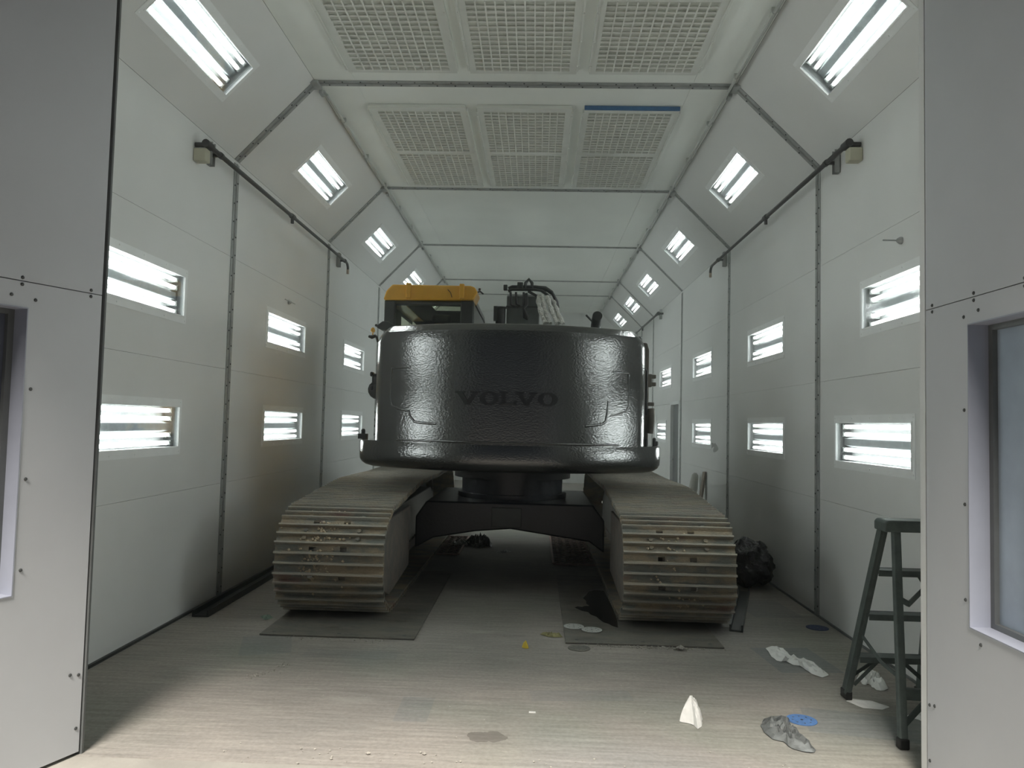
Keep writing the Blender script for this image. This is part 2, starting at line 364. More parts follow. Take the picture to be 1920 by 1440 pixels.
for ya, yb in BAYS:
    hl = [(y-HU, y+HU, v-HV, v+HV) for (sd, lv, i, y, v) in lights if sd == 'slope_left' and ya < y < yb]
    panel(ce, FSL, ya, yb, 0, SLN, hl, name='slope_panel')
    hr = [(-y-HU, -y+HU, v-HV, v+HV) for (sd, lv, i, y, v) in lights if sd == 'slope_right' and ya < y < yb]
    panel(ce, FSR, -yb, -ya, 0, SLR, hr, name='slope_panel')
    for xa, xb in ((XCL, -1.60), (-1.60, 1.25), (1.25, XCR)):
        MB().box(xa+G, xb-G, ya+G, yb-G, HC, HC+.05).build('ceiling_panel', M['ceil'], ce)
# backing above slopes so no daylight leaks through
MB().add([FSL @ Vector(p) for p in ((Y0-.1,-.1,-.2),(YE+.1,-.1,-.2),(YE+.1,SLN+.1,-.2),(Y0-.1,SLN+.1,-.2))], [(0,1,2,3)]).build('slope_backing', M['back'], ce)
MB().add([FSR @ Vector(p) for p in ((-Y0+.1,-.1,-.2),(-YE-.1,-.1,-.2),(-YE-.1,SLR+.1,-.2),(-Y0+.1,SLR+.1,-.2))], [(0,1,2,3)]).build('slope_backing', M['back'], ce)
wb = struct(MB().box(XL-.2, XR+.2, YE+.06, YE+.1, 0, HC+.1).build('wall_back', M['back']))
for i in range(4):
    xa = XL+(XR-XL)*i/4; xb = XL+(XR-XL)*(i+1)/4
    poly = [(xa+G, 0), (xb-G, 0), (xb-G, HC)]
    if i == 0: poly += [(XCL, HC), (XL+G, HW)]
    elif i == 3: poly = [(xa+G, 0), (xb-G, 0), (XR-G, HW), (XCR, HC), (xa+G, HC)]
    else: poly += [(xa+G, HC)]
    MB().prism(poly, 'y', YE, YE+.05).build('wall_panel', M['panel'], wb)
# front wall: jamb returns and header around the 12 ft opening
wf = struct(MB().box(XL-.2, -2.0, Y0+.02, Y0+.045, 0, HC+.1).build('wall_front', M['panel']))
MB().box(1.695, XR+.2, Y0+.02, Y0+.045, 0, HC+.1).build('wall_panel', M['panel'], wf)
MB().box(-1.975, 1.695, Y0, Y0+.045, 3.61, HC+.1).build('header_panel', M['panel'], wf)
MB().box(-2.0, -1.968, Y0+.002, Y0+.016, 0, 3.61).build('door_jamb', M['jamb'], wf)
MB().box(1.692, 1.70, Y0+.005, Y0+.05, 0, 3.61).build('door_jamb', M['panel'], wf)
# personnel door in the right wall
d1 = struct(MB().box(XR+.045, XR+.09, DOOR[0], DOOR[1], 0, DOOR[2]).build('door_1', M['doorin']))
MB().xf(Matrix()).box(XR-.006, XR+.05, DOOR[0]-.02, DOOR[0]+.03, 0, DOOR[2]+.03).box(XR-.006, XR+.05, DOOR[1]-.03, DOOR[1]+.02, 0, DOOR[2]+.03).box(XR-.006, XR+.05, DOOR[0], DOOR[1], DOOR[2]-.02, DOOR[2]+.03).build('door_frame', M['trimw'], d1)
MB().tube([(XR+.05, 13.05, .95), (XR+.01, 13.05, .95), (XR+.01, 12.93, .95)], .012, 8).build('door_handle', M['galv'], d1)
# floor and yard
fl = struct(MB().box(XL-.2, XR+.2, Y0-.02, YE+.1, -.15, 0).build('floor', M['floor']))
struct(MB().box(-6, 6, 1.3, Y0-.001, 3.62, 3.78).build('added_sun_blocker', M['low_bounce_dark']))  # added slab, out of view, shading the upper door leaves from the sun
gr = struct(MB().box(-6, 6, .2, Y0-.02, -.15, -.001).build('ground', M['yard']))
MB().box(-20, 20, -30, .2, -.15, -.002).build('low_bounce_ground', M['low_bounce_dark'], gr)  # unseen ground, made dark so little sunlight bounces up the door leaves
struct(MB().box(XL, XL+.02, Y0+.1, YE, 0, .018).build('baseboard_left', M['dark']))
struct(MB().box(XR-.012, XR, Y0+.1, YE, 0, .015).build('baseboard_right', M['jamb']))

# frame trims: galvanised channel pairs with screws
def trim(i, y):
    t = struct(empty('trim_%d' % i, ((XL+XR)/2, y, 0)))
    wide = .052 if i == 1 else .048
    sc = MB()
    def strip(name, Fm, u, v0, v1):
        b = MB()
        for s_ in (-1, 1):
            c = u + s_*wide*.52
            b.box(c-wide*.47, c+wide*.47, v0, v1, .001, .006)
            b.box(c-s_*wide*.40-.003, c-s_*wide*.40+.003, v0, v1, .001, .011)
        b.xf(Fm).build(name, M['galv'], t)
        n = int((v1-v0)/.155)
        for k in range(n):
            for s_ in (-1, 1):
                v = v0 + .05 + k*.155 + (.03 if s_ > 0 else 0)
                q = MB().lathe((u+s_*wide*.56, v, .006), (0, 0, 1), [(.0075, 0), (.006, .005), (.002, .006)], 6).xf(Fm)
                sc.add(q.v, q.f)
    strip('column', FL, y, .0, HW-.03); strip('column', FRt, -y, .0, HW-.03)
    strip('slope_beam', FSL, y, .0, SLN); strip('slope_beam', FSR, -y, .0, SLR)
    FC = frame((XCL, y, HC), (0, 1, 0), (1, 0, 0))
    strip('ceiling_beam', FC, 0, .03, XCR-XCL-.03)
    stuff(sc.build('screws', M['screw'], t))
    for x, s_ in ((XCL, 1), (XCR, -1)):
        MB().box(x-.035, x+.035, y-.07, y+.07, HC-.035, HC-.006).box(x+s_*.005, x+s_*.035, y+.07, y+.16, HC-.06, HC-.02).build('corner_bracket', M['galv'], t, bevel=.006)
for i, y in enumerate(FR): trim(i+1, y)

# ------------------------------------------------------------------ light fixtures
ORD = ['nearest the doors', 'second from the doors', 'third from the doors', 'fourth from the doors', 'fifth from the doors', 'sixth from the doors, farthest in']
PROTO = {}
def fixture_proto():
    P = {}
    hb = MB(); u, v, d = .598, .1445, -.105
    c = [(-u,-v),(u,-v),(u,v),(-u,v)]
    hb.add([(x,y,d) for x,y in c] + [(x,y,-.001) for x,y in c], [(0,1,2,3)] + [(k,(k+1)%4,4+(k+1)%4,4+k) for k in range(4)])
    P['housing'] = (hb, M['refl'], None)
    P['ballast_cover'] = (MB().prism([(-.042,-.104),(.042,-.104),(.026,-.052),(-.026,-.052)], 'x', -.575, .575), M['ballast'], None)
    tb = MB().tube([(-.532,0,0),(-.526,0,0),(.526,0,0),(.532,0,0)], [.009,.0145,.0145,.009], 8)
    P['fluorescent_tube'] = (tb, M['tube'], 40)
    P['lamp_holder'] = (MB().box(-.014,.014,-.017,.017,-.05,.02).lathe((0,0,0),(1,0,0),[(.017,-.018),(.017,.018)],10), M['holder'], None)
    P['glass_pane'] = (MB().box(-.588,.588,-.1435,.1435,-.008,-.004), M['pane'], None)
    tr = MB().ring(-.586,.586,-.142,.142,-.628,.628,-.20,.20,.0005,.004).ring(-.586,.586,-.142,.142,-.597,.597,-.153,.153,.004,.009)
    for x in (-.606,-.3,0,.3,.606):
        for y in (-.178,.178): tr.lathe((x,y,.004),(0,0,1),[(.006,0),(.004,.004)],6)
    P['trim_plate'] = (tr, M['trimw'], None)
    return P
FP = fixture_proto(); FM = {}
def fixture(side, lv, i, y, z):
    if side == 'left': Fm, c = FL, Vector((y, z, 0))
    elif side == 'right': Fm, c = FRt, Vector((-y, z, 0))
    elif side == 'slope_left': Fm, c = FSL, Vector((y, z, 0))
    else: Fm, c = FSR, Vector((-y, z, 0))
    o = empty('light_fixture'); mw = Fm.copy(); mw.translation = Fm @ c; o.matrix_world = mw
    if lv == 'slope': lb = 'lit four-tube light recessed in the %s ceiling slope, %s' % (side[6:], ORD[i])
    else: lb = 'lit four-tube light in the %s row of the %s wall, %s' % (lv, side, ORD[i])
    tag(o, lb, 'light', 'four-tube lights of the spray booth')
    def put(k, loc=(0, 0, 0)):
        if k in FM:
            c = FM[k].copy(); COL.objects.link(c); c.parent = o
        else:
            b, m, sm = FP[k]; c = b.build(k, m, None, smooth=sm, world=False, fix=(k != 'housing')); FM[k] = c; c.parent = o
        c.location = loc; return c
    put('housing'); put('ballast_cover')
    for v in (-.116, -.058, .058, .116):
        put('fluorescent_tube', (0, v, -.047))
        for s_ in (-1, 1): put('lamp_holder', (s_*.552, v, -.047))
    put('glass_pane'); put('trim_plate')
for L_ in lights: fixture(*L_)

# ------------------------------------------------------------------ ceiling filters
cols = [(-1.60, -.705, -1.53, -.765), (-.60, .265, -.548, .203), (.37, 1.235, .418, 1.178)]
rows = [(3.80, 4.925, 3.875, 4.89), (4.945, 6.06, 4.99, 6.01), (6.745, 7.905, 6.83, 7.855), (7.91, 9.06, 7.957, 9.0)]
cn = ['left', 'middle', 'right']; rn = ['first row from the doors', 'second row, before the first beam', 'third row, past the first beam', 'fourth row, before the second beam']
for ri, (ya, yb, oa, ob) in enumerate(rows):
    for ci, (xa, xb, pa, pb) in enumerate(cols):
        o = empty('ceiling_filter', ((xa+xb)/2, (ya+yb)/2, HC))
        tag(o, '%s white ceiling filter behind a wire grid, %s' % (cn[ci], rn[ri]) + (', blue-edged' if (ri, ci) == (2, 2) else ''), 'filter', 'ceiling intake filters')
        MB().ring(pa, pb, oa, ob, xa, xb, ya, yb, HC-.026, HC-.002).build('filter_frame', M['filterframe'], o)
        pad = MB(); nu, nv = 12, 16; vs = []
        for a in range(nu+1):
            for b in range(nv+1):
                x = pa+(pb-pa)*a/nu; y = oa+(ob-oa)*b/nv
                vs.append((x, y, HC-.012+.006*mnoise.noise(Vector((x*3, y*3, ri)))))
        pad.add(vs, [(a*(nv+1)+b, (a+1)*(nv+1)+b, (a+1)*(nv+1)+b+1, a*(nv+1)+b+1) for a in range(nu) for b in range(nv)])
        pad.build('filter_pad', M['filter'], o, smooth=60, fix=False)
        g = MB()
        for a in range(1, 11): x = pa+(pb-pa)*a/11; g.box(x-.005, x+.005, oa, ob, HC-.030, HC-.021)
        for b in range(1, 15): y = oa+(ob-oa)*b/15; g.box(pa, pb, y-.005, y+.005, HC-.028, HC-.019)
        g.build('wire_grid', M['wire'], o)
        if ri == 2: MB().box(xa+.005, xb-.005, ya-.022, ya-.001, HC-.036, HC-.003).build('blue_edge_strip' if ci == 2 else 'edge_strip', M['blue'] if ci == 2 else M['filterframe'], o)
for x in (-1.603, -.7, -.607, .268, .367, 1.238):
    for ya, yb in ((3.85, 6.0), (6.80, 9.0)):
        b = MB().box(x-.008, x+.008, ya, yb, HC-.036, HC)
        for k in range(6):
            y = ya+.1+(yb-ya-.2)*k/5; b.lathe((x, y, HC-.036), (0, 0, -1), [(.011, 0), (.007, .005)], 6)
        b.build('mounting_strip', M['filterframe'], ce)

# ------------------------------------------------------------------ conduits and air pipes
def conduit(label, x, s_, ya, yb):
    o = empty('conduit', (x, ya, HC-.05)); tag(o, label, 'conduit')
    MB().tube([(x+s_*.055, ya, HC-.045), (x+s_*.055, yb, HC-.045)], .012, 8).build('conduit_tube', M['conduit'], o, smooth=40)
    MB().box(x+s_*.02, x+s_*.034, ya, yb, HC-.016, HC-.002).build('support_channel', M['conduit'], o)
    y = ya+.62
    while y < yb:
        MB().tube([(x+s_*.055, y-.03, HC-.045), (x+s_*.055, y+.03, HC-.045)], .019, 8).box(x+s_*.015, x+s_*.07, y-.012, y+.012, HC-.03, HC-.001).build('clip', M['conduit'], o)
        y += .98
conduit('thin metal conduit clipped along the left ceiling edge', XCL, 1, 6.45, 19.4)
conduit('thin metal conduit clipped along the right ceiling edge', XCR, -1, 3.5, 19.4)
def air_pipe(label, xw, s_, y0, y1, z, joint, brk, tip):
    o = empty('air_pipe', (xw, y0, z)); tag(o, label, 'pipe', 'black air pipes under the ceiling slopes')
    x = xw+s_*.10
    MB().tube([(xw+s_*.005, y0, z), (x-s_*.02, y0, z), (x, y0+.03, z), (x, y0+.06, z), (x, joint, z)], .019, 10).build('pipe', M['pipe'], o, smooth=50)
    pts = [(x, joint, z), (x, y1-.10, z)]
    if tip: pts += [(x, y1-.04, z-.012), (x, y1, z-.05), (x, y1, z-.08)]
    else: pts += [(x, y1, z)]
    MB().tube(pts, .0165, 10).build('pipe', M['pipe'], o, smooth=50)
    MB().tube([(x, y0-.045, z), (x, y0+.05, z)], .030, 10).build('elbow', M['pipe'], o, smooth=50)
    MB().tube([(x, joint-.07, z), (x, joint-.02, z), (x, joint+.02, z), (x, joint+.05, z)], [.026, .028, .026, .020], 10).tube([(x, joint-.03, z), (x, joint-.03, z-.07)], .017, 8).build('tee_fitting', M['pipe'], o, smooth=50)
    for yb in brk:
        MB().box(xw+s_*.002, xw+s_*.045, yb-.028, yb-.022, z-.08, z+.10).box(xw+s_*.002, xw+s_*.045, yb+.022, yb+.028, z-.08, z+.10).box(xw+s_*.002, xw+s_*.006, yb-.028, yb+.028, z-.08, z+.10).build('strut_bracket', M['galv'], o)
        MB().tube([(x, yb-.02, z), (x, yb+.02, z)], .025, 10).box(min(xw, x), max(xw, x), yb-.012, yb+.012, z-.01, z+.012).build('pipe_clamp', M['pipe'], o)
    if tip: MB().tube([(x, y1, z-.08), (x, y1, z-.135)], .017, 10).build('taped_end', M['brass'], o, smooth=50)
    return o
pl = air_pipe('black air pipe high on the left wall, bent down at its far end', XL, 1, 5.53, 9.78, 3.53, 7.54, (5.76, 9.61), True)
MB().box(XL+.001, XL+.10, 5.50, 5.58, 3.40, 3.50).build('junction_box', M['cream'], pl, bevel=.01)
pr = air_pipe('black air pipe high on the right wall, nearest the doors', XR, -1, 5.48, 9.80, 3.57, 7.46, (5.875, 9.375), True)
MB().box(XR-.10, XR-.001, 5.44, 5.52, 3.44, 3.54).build('junction_box', M['cream'], pr, bevel=.01)
air_pipe('black air pipe high on the right wall, far end of booth', XR, -1, 14.02, 18.2, 3.58, 16.1, (14.2, 17.6), False)
# little rods on the walls above the lights
for (lb, x, s_, y, z, both) in (('short grey rod on the right wall above the nearest upper light', XR, -1, 4.87, 2.72, False), ('thin grey rod on the left wall above the second upper light', XL, 1, 7.78, 2.70, True)):
    o = empty('wall_rod', (x, y, z)); tag(o, lb, 'rod')
    MB().lathe((x+s_*.001, y, z), (s_, 0, 0), [(.024, 0), (.024, .012), (.012, .03)], 10).build('rod_base', M['galv'], o)
    if both: MB().tube([(x+s_*.02, y-.16, z+.005), (x+s_*.02, y+.16, z+.005)], .004, 6).build('rod', M['galv'], o)
    else: MB().tube([(x+s_*.01, y, z), (x+s_*.12, y, z)], .005, 6).build('rod', M['galv'], o)

# ------------------------------------------------------------------ big door leaves
def leaf(n, hinge, dirv, Nin, wid, win, pane, ht=3.6):
    D = Vector(dirv).normalized(); Fm = Matrix((D, Vector((0, 0, 1)), Vector(Nin))).transposed().to_4x4(); Fm.translation = hinge
    o = struct(empty('door_%d' % n, hinge)); (u0, u1, v0, v1) = win; T = .055
    MB().ring(u0, u1, v0, v1, 0, wid, .014, 2.030, -T, 0).xf(Fm).build('door_panel', M['leafp'], o)
    MB().box(0, wid, 2.034, ht, -T, 0).xf(Fm).build('door_panel', M['leafp'], o)
    MB().ring(u0+.004, u1-.004, v0+.004, v1-.004, u0-.0005, u1+.0005, v0-.0005, v1+.0005, -.11, .004).xf(Fm).build('window_frame', M['wframe'], o)
    MB().ring(u0+.03, u1-.03, v0+.025, v1-.025, u0+.003, u1-.003, v0+.003, v1-.003, -.11, -.075).xf(Fm).build('window_bead', M['jamb'], o)
    MB().box(u0+.004, u1-.004, v0+.004, v1-.004, -.10, -.094).xf(Fm).build('window_pane', pane, o)
    sc = MB()
    pts = [(u0-.03, v0+.10+k*.37) for k in range(4)] + [(u0+.07+k*.30, v0-.045) for k in range(5)] + [(u0+.07+k*.30, v1+.045) for k in range(5)]
    for k in range(5): pts += [(.055+k*.31, 2.018), (.055+k*.31, 2.046)]
    pts += [(.02, .35), (.06, .36), (.02, .12)]
    for (u, v) in pts: q = MB().lathe((u, v, 0), (0, 0, 1), [(.0075, 0), (.0075, .002), (.004, .005)], 8).xf(Fm); sc.add(q.v, q.f)
    stuff(sc.build('rivets', M['screw'], o))
    return o
leaf(1, (-1.977, 3.353, 0), (-.367, -.930, 0), (.930, -.367, 0), 1.84, (.336, 1.25, .752, 1.925), M['plexid'])
leaf(2, (1.690, 3.353, 0), (0, -1, 0), (-1, 0, 0), 1.84, (.325, 1.25, .752, 1.93), M['plexi'])

# ------------------------------------------------------------------ excavator
EX = empty('excavator', (-.22, 7.95, 0))
tag(EX, 'tracked excavator with freshly painted black counterweight and yellow cab roof', 'excavator')
XC, YC, RR = -.235, 8.02, 1.90
def cwy(x, d=0.0): return YC - math.sqrt(max(.01, (RR-d)**2 - (x-XC)**2))
def plan(hw, d, yb, n=36, fil=.05):
    pts = []
    for k in range(n+1):
        x = XC - hw + 2*hw*k/n; pts.append((x, cwy(x, d)))
    # rounded outer vertical corners
    xa, ya = pts[0]; pts[0] = (xa, ya+fil*.9); pts.insert(1, (xa+fil*.28, ya+fil*.28)); pts.insert(2, (xa+fil*.9, cwy(xa+fil*.9, d)))
    xa, ya = pts[-1]; pts[-1] = (xa-fil*.9, cwy(xa-fil*.9, d)); pts.append((xa-fil*.28, ya+fil*.28)); pts.append((xa, ya+fil*.9))
    pts.append((XC+hw, yb)); pts.append((XC-hw, yb)); return pts
def stack(b, levels, hw, yb):
    base = len(b.v); n = None
    rings = [plan(hw-ds, d, yb) for z, d, ds in levels]; n = len(rings[0])
    vs = [(x, y, levels[i][0]) for i, R in enumerate(rings) for x, y in R]
    fs = [(i*n+k, i*n+(k+1)%n, (i+1)*n+(k+1)%n, (i+1)*n+k) for i in range(len(rings)-1) for k in range(n)]
    fs += [tuple(reversed(range(n))), tuple((len(rings)-1)*n+k for k in range(n))]
    b.add(vs, fs)
cw = MB()
stack(cw, [(1.20,.004,0),(1.4,.0,0),(1.7,-.004,0),(2.0,.0,0),(2.17,.004,0),(2.215,.006,.02),(2.252,.012,.05),(2.262,.022,.06),(2.300,.055,.095),(2.312,.075,.115),(2.316,.11,.15)], 1.163, 7.0)
stack(cw, [(1.088,.16,.16),(1.094,.09,.10),(1.108,.045,.055),(1.13,.018,.022),(1.16,.002,.004),(1.20,-.001,0),(1.312,-.001,0),(1.322,.004,.006),(1.326,.03,.012)], 1.322, 7.05)
CW = cw.build('counterweight', M['black'], EX, smooth=32)
def bead(pts, r=.008, d=.003):
    P = []
    for i in range(len(pts)-1):
        for k in range(6):
            t = k/6; x = pts[i][0]*(1-t)+pts[i+1][0]*t; z = pts[i][1]*(1-t)+pts[i+1][1]*t; P.append((x, cwy(x)-.0+d, z))
    x, z = pts[-1]; P.append((x, cwy(x)+d, z))
    return MB().tube(P, r, 8)
for q in ([(-1.06,1.945),(-1.14,1.941),(-1.236,1.937),(-1.238,1.68),(-1.209,1.612),(-1.15,1.59),(-1.06,1.575)],
          [(.633,1.942),(.70,1.94),(.767,1.937),(.769,1.657),(.745,1.618),(.68,1.592),(.611,1.576)]):
    bead(q, .010).build('recess_edge', M['black'], CW, smooth=60)
for q in ([(-1.062,1.58),(-1.046,1.531),(-1.008,1.49),(-.941,1.481),(-.82,1.478)], [(.588,1.70),(.583,1.61),(.569,1.527),(.541,1.506),(.47,1.493),(.40,1.486)]):
    bead(q, .012).build('handhold_edge', M['black'], CW, smooth=60)
bead([(-1.17,1.335),(-.6,1.335),(0,1.335),(.69,1.335)], .009, .002).build('seam_strip', M['black'], CW, smooth=60)
# raised lettering
def letter_polys(ch):
    if ch == 'V': return [([(0,1),(.40,1),(.40,.88),(.31,.88),(.52,.30),(.74,.88),(.63,.88),(.63,1),(1,1),(1,.88),(.92,.88),(.58,0),(.42,0),(.08,.88),(0,.88)], None)]
    if ch == 'L': return [([(0,1),(.48,1),(.48,.88),(.36,.88),(.36,.13),(.80,.13),(.86,.36),(1,.36),(.97,0),(0,0),(0,.12),(.13,.12),(.13,.88),(0,.88)], None)]
    o = [(.5+.5*math.cos(a), .5+.52*math.sin(a)) for a in [2*PI*k/24 for k in range(24)]]
    i = [(.5+.25*math.cos(a), .5+.38*math.sin(a)) for a in [2*PI*k/24 for k in range(24)]]
    return [(o, i)]
for ch, xa, xb in (('V', -.665, -.465), ('O', -.462, -.308), ('L', -.303, -.158), ('V', -.172, .008), ('O', .012, .172)):
    z0, z1 = 1.640, 1.748; b = MB()
    def P(p, out):
        x = xa+(xb-xa)*p[0]; return (x, cwy(x)-(.016 if out else -.004), z0+(z1-z0)*p[1])
    for o_, i_ in letter_polys(ch):
        n = len(o_)
        if i_ is None:
            bm = bmesh.new(); fv = [bm.verts.new((p[0], p[1], 0)) for p in o_]; f = bm.faces.new(fv); bmesh.ops.triangulate(bm, faces=[f]); bm.verts.index_update()
            tris = [tuple(v.index for v in f.verts) for f in bm.faces]; bm.free()
            b.add([P(p, 1) for p in o_] + [P(p, 0) for p in o_], tris + [(k, (k+1)%n, n+(k+1)%n, n+k) for k in range(n)])
        else:
            vs = [P(p, 1) for p in o_] + [P(p, 1) for p in i_] + [P(p, 0) for p in o_] + [P(p, 0) for p in i_]
            fs = []
            for k in range(n):
                j = (k+1) % n; fs += [(k, j, n+j, n+k), (k, 2*n+k, 2*n+j, j), (n+k, n+j, 3*n+j, 3*n+k)]
            b.add(vs, fs)
    b.build('raised_letter', M['blackm'], CW)

# upper structure
MB().box(-1.42, .95, 7.35, 9.9, 1.10, 1.30).build('deck', M['blackf'], EX, bevel=.02)
MB().box(-1.30, .80, 7.02, 8.05, 1.30, 2.24).build('engine_housing', M['dark'], EX, bevel=.03)
yp = MB().box(-1.497, -1.32, 7.06, 8.6, 1.30, 2.26).build('side_panel', M['yellow2'], EX, bevel=.02); yp['label'] = 'yellow side panel'
MB().box(-1.545, -1.49, 7.04, 7.22, 1.80, 1.93).box(-1.56, -1.53, 7.02, 7.10, 1.90, 1.945).box(-1.56, -1.53, 7.02, 7.10, 1.77, 1.82).build('latch', M['rubber'], yp, bevel=.012)
MB().lathe((-1.50, 7.10, 1.78), (0, -1, 0), [(.09, 0), (.08, .05), (.02, .07)], 14).build('side_mirror', M['rubber'], yp, smooth=40)
for z in (1.57, 1.50, 1.44, 1.36): MB().lathe((-1.503, 7.09, z), (-1, 0, 0), [(.012, -.01), (.012, .012)], 8).build('hinge', M['rubber'], yp)
MB().box(-1.60, -1.53, 6.80, 6.90, 1.325, 1.37).lathe((-1.565, 6.85, 1.37), (0, 0, 1), [(.02, 0), (.02, .03), (.012, .045)], 8).build('rail_foot', M['rubber'], EX)
sp = MB().prism([(.80, 1.30), (1.035, 1.30), (1.035, 2.20), (1.015, 2.27), (.80, 2.27)], 'y', 7.06, 9.4).build('side_panel', M['tan'], EX, bevel=.01); sp['label'] = 'grey brown side panel'
MB().tube([(.985, 7.045, 2.05), (1.01, 7.03, 2.0), (1.01, 7.03, 1.6)], .010, 8).build('cable', M['rubber'], sp, smooth=60)
MB().box(1.03, 1.10, 7.05, 7.12, 1.87, 1.905).box(1.03, 1.10, 7.05, 7.12, 1.94, 1.975).box(1.0, 1.06, 7.04, 7.12, 1.86, 1.98).build('latch', M['tan'], sp, bevel=.006)
MB().box(1.02, 1.085, 7.05, 7.10, 1.685, 1.72).build('hinge', M['tan'], sp, bevel=.006)
MB().tube([(1.055, 7.04, 1.66), (1.06, 7.03, 1.55), (1.05, 7.03, 1.43)], .035, 10).build('hose', M['tan'], sp, smooth=50)
MB().lathe((.95, 7.10, 2.27), (0, 0, 1), [(.03, 0), (.012, .02), (.012, .04), (.022, .045), (.022, .06)], 10).build('filler_cap', M['rubber'], EX)
for x, z in ((1.08, 1.34), (1.06, 1.37), (.99, 1.36)): MB().lathe((x, 6.86, 1.326), (0, 0, 1), [(.016, 0), (.016, z-1.31), (.010, z-1.30)], 8).build('bolt', M['rubber'], EX)
# exhaust
MB().tube([(.555, 7.35, 2.2), (.555, 7.33, 2.45), (.558, 7.29, 2.51), (.56, 7.20, 2.535)], [.048, .048, .047, .047], 16).build('exhaust_pipe', M['rubber'], EX, smooth=50)
MB().tube([(.46, 7.34, 2.56), (.52, 7.34, 2.50)], .010, 6).build('exhaust_flap', M['rubber'], EX)
# cab
CB = MB().box(-1.56, -.65, 7.72, 9.40, 1.25, 2.40).build('cab', M['dark'], EX, bevel=.03); CB['label'] = 'black cab with yellow roof'
rp0 = [(-1.585,2.725),(-1.585,2.74),(-1.56,2.82),(-1.50,2.885),(-.70,2.885),(-.655,2.87),(-.625,2.82),(-.64,2.79),(-.665,2.735)]
rf = MB().prism(rp0, 'y', 7.66, 8.03)
rfo = rf.build('cab_roof', M['yellow'], CB, bevel=.012); rfo['label'] = 'yellow cab roof'
MB().prism([(-1.585,2.725),(-1.56,2.82),(-1.50,2.885),(-1.42,2.885),(-1.42,2.725)], 'y', 8.03, 9.40).build('roof_rail', M['yellow'], rfo)
MB().prism([(-.74,2.725),(-.74,2.84),(-.70,2.84),(-.67,2.80),(-.665,2.735)], 'y', 8.03, 9.40).build('roof_rail', M['dark'], rfo)['label'] = 'black roof rail'
MB().box(-1.42, -1.165, 8.03, 9.40, 2.735, 2.75).box(-.825, -.74, 8.03, 9.40, 2.735, 2.75).box(-1.165, -.825, 8.53, 9.40, 2.735, 2.75).build('headliner', M['seat'], rfo)
for x in (-1.33, -.785): MB().box(x-.025, x+.025, 7.635, 7.70, 2.745, 2.90).build('roof_lug', M['yellow'], rfo, bevel=.008)
MB().tube([(-.93, 7.65, 2.84), (-.90, 7.65, 2.81), (-.885, 7.65, 2.76)], .004, 6).build('cable', M['rubber'], rfo)
MB().box(-1.145, -1.08, 7.645, 7.66, 2.745, 2.775).build('roof_tab', M['yellow'], rfo)
MB().tube([(-.63, 7.72, 2.83), (-.60, 7.72, 2.835), (-.57, 7.72, 2.81)], .008, 6).tube([(-.62, 7.72, 2.86), (-.60, 7.72, 2.855)], .014, 8).build('lamp_bracket', M['rubber'], rfo)
for (a, b_, lo, hi, m) in (((-1.585, -1.475), (7.70, 7.80), 2.35, 2.73, 'dark'), ((-.80, -.665), (7.70, 7.80), 2.35, 2.735, 'dark'), ((-.73, -.665), (9.28, 9.38), 2.35, 2.73, 'dark'), ((-1.48, -.79), (7.71, 7.78), 2.685, 2.73, 'dark')):
    MB().box(*a, *b_, lo, hi).build('cab_pillar' if hi-lo > .1 else 'window_header', M[m], CB, bevel=.012)
MB().box(-1.49, -.785, 7.735, 7.742, 2.38, 2.70).build('rear_window', M['cabpane'], CB)
MB().box(-.676, -.670, 7.80, 9.28, 2.38, 2.72).build('side_window', M['cabpane'], CB)
# masked windscreen: opaque masking with two uncovered openings
fwl = MB(); yf = 9.30
fwl.prism([(-1.56,2.735),(-1.49,2.665),(-1.46,2.35),(-.73,2.35),(-.73,2.735)], 'y', yf, yf+.02)
fwl.build('masked_windscreen', M['seat'], CB)
MB().box(-1.575, -1.565, 7.80, 8.58, 2.35, 2.73).box(-1.575, -1.565, 8.58, 9.35, 2.69, 2.73).build('masked_door_window', M['seat'], CB)
st = MB().box(-1.30, -.86, 8.35, 8.55, 2.30, 2.60).build('seat_back', M['seat'], CB, bevel=.05)
MB().box(-1.19, -.97, 8.38, 8.50, 2.58, 2.69).build('headrest', M['seat'], st, bevel=.04)
mr = MB().prism([(-1.60,2.41),(-1.585,2.435),(-1.535,2.475),(-1.48,2.47),(-1.38,2.42),(-1.37,2.385),(-1.47,2.37),(-1.54,2.38)], 'y', 7.40, 7.52).build('mirror_bracket', M['dark'], EX, bevel=.015)
MB().lathe((-1.592, 7.39, 2.425), (0, -1, 0), [(.014, 0), (.014, .012)], 10).build('pivot_bolt', M['rubber'], mr)
bc = MB().lathe((-1.562, 7.10, 2.285), (0, 0, 1), [(.006, .0), (.006, .035), (.018, .04), (.022, .055), (.016, .075), (.005, .085)], 12).build('warning_lamp', M['yellow'], EX, smooth=40)
MB().tube([(-1.60, 7.10, 2.285), (-1.57, 7.10, 2.278), (-1.53, 7.10, 2.29)], [.012, .020, .014], 10).tube([(-1.53, 7.1, 2.29), (-1.52, 7.14, 2.24)], .012, 8).build('lamp_arm', M['rubber'], EX, smooth=50)
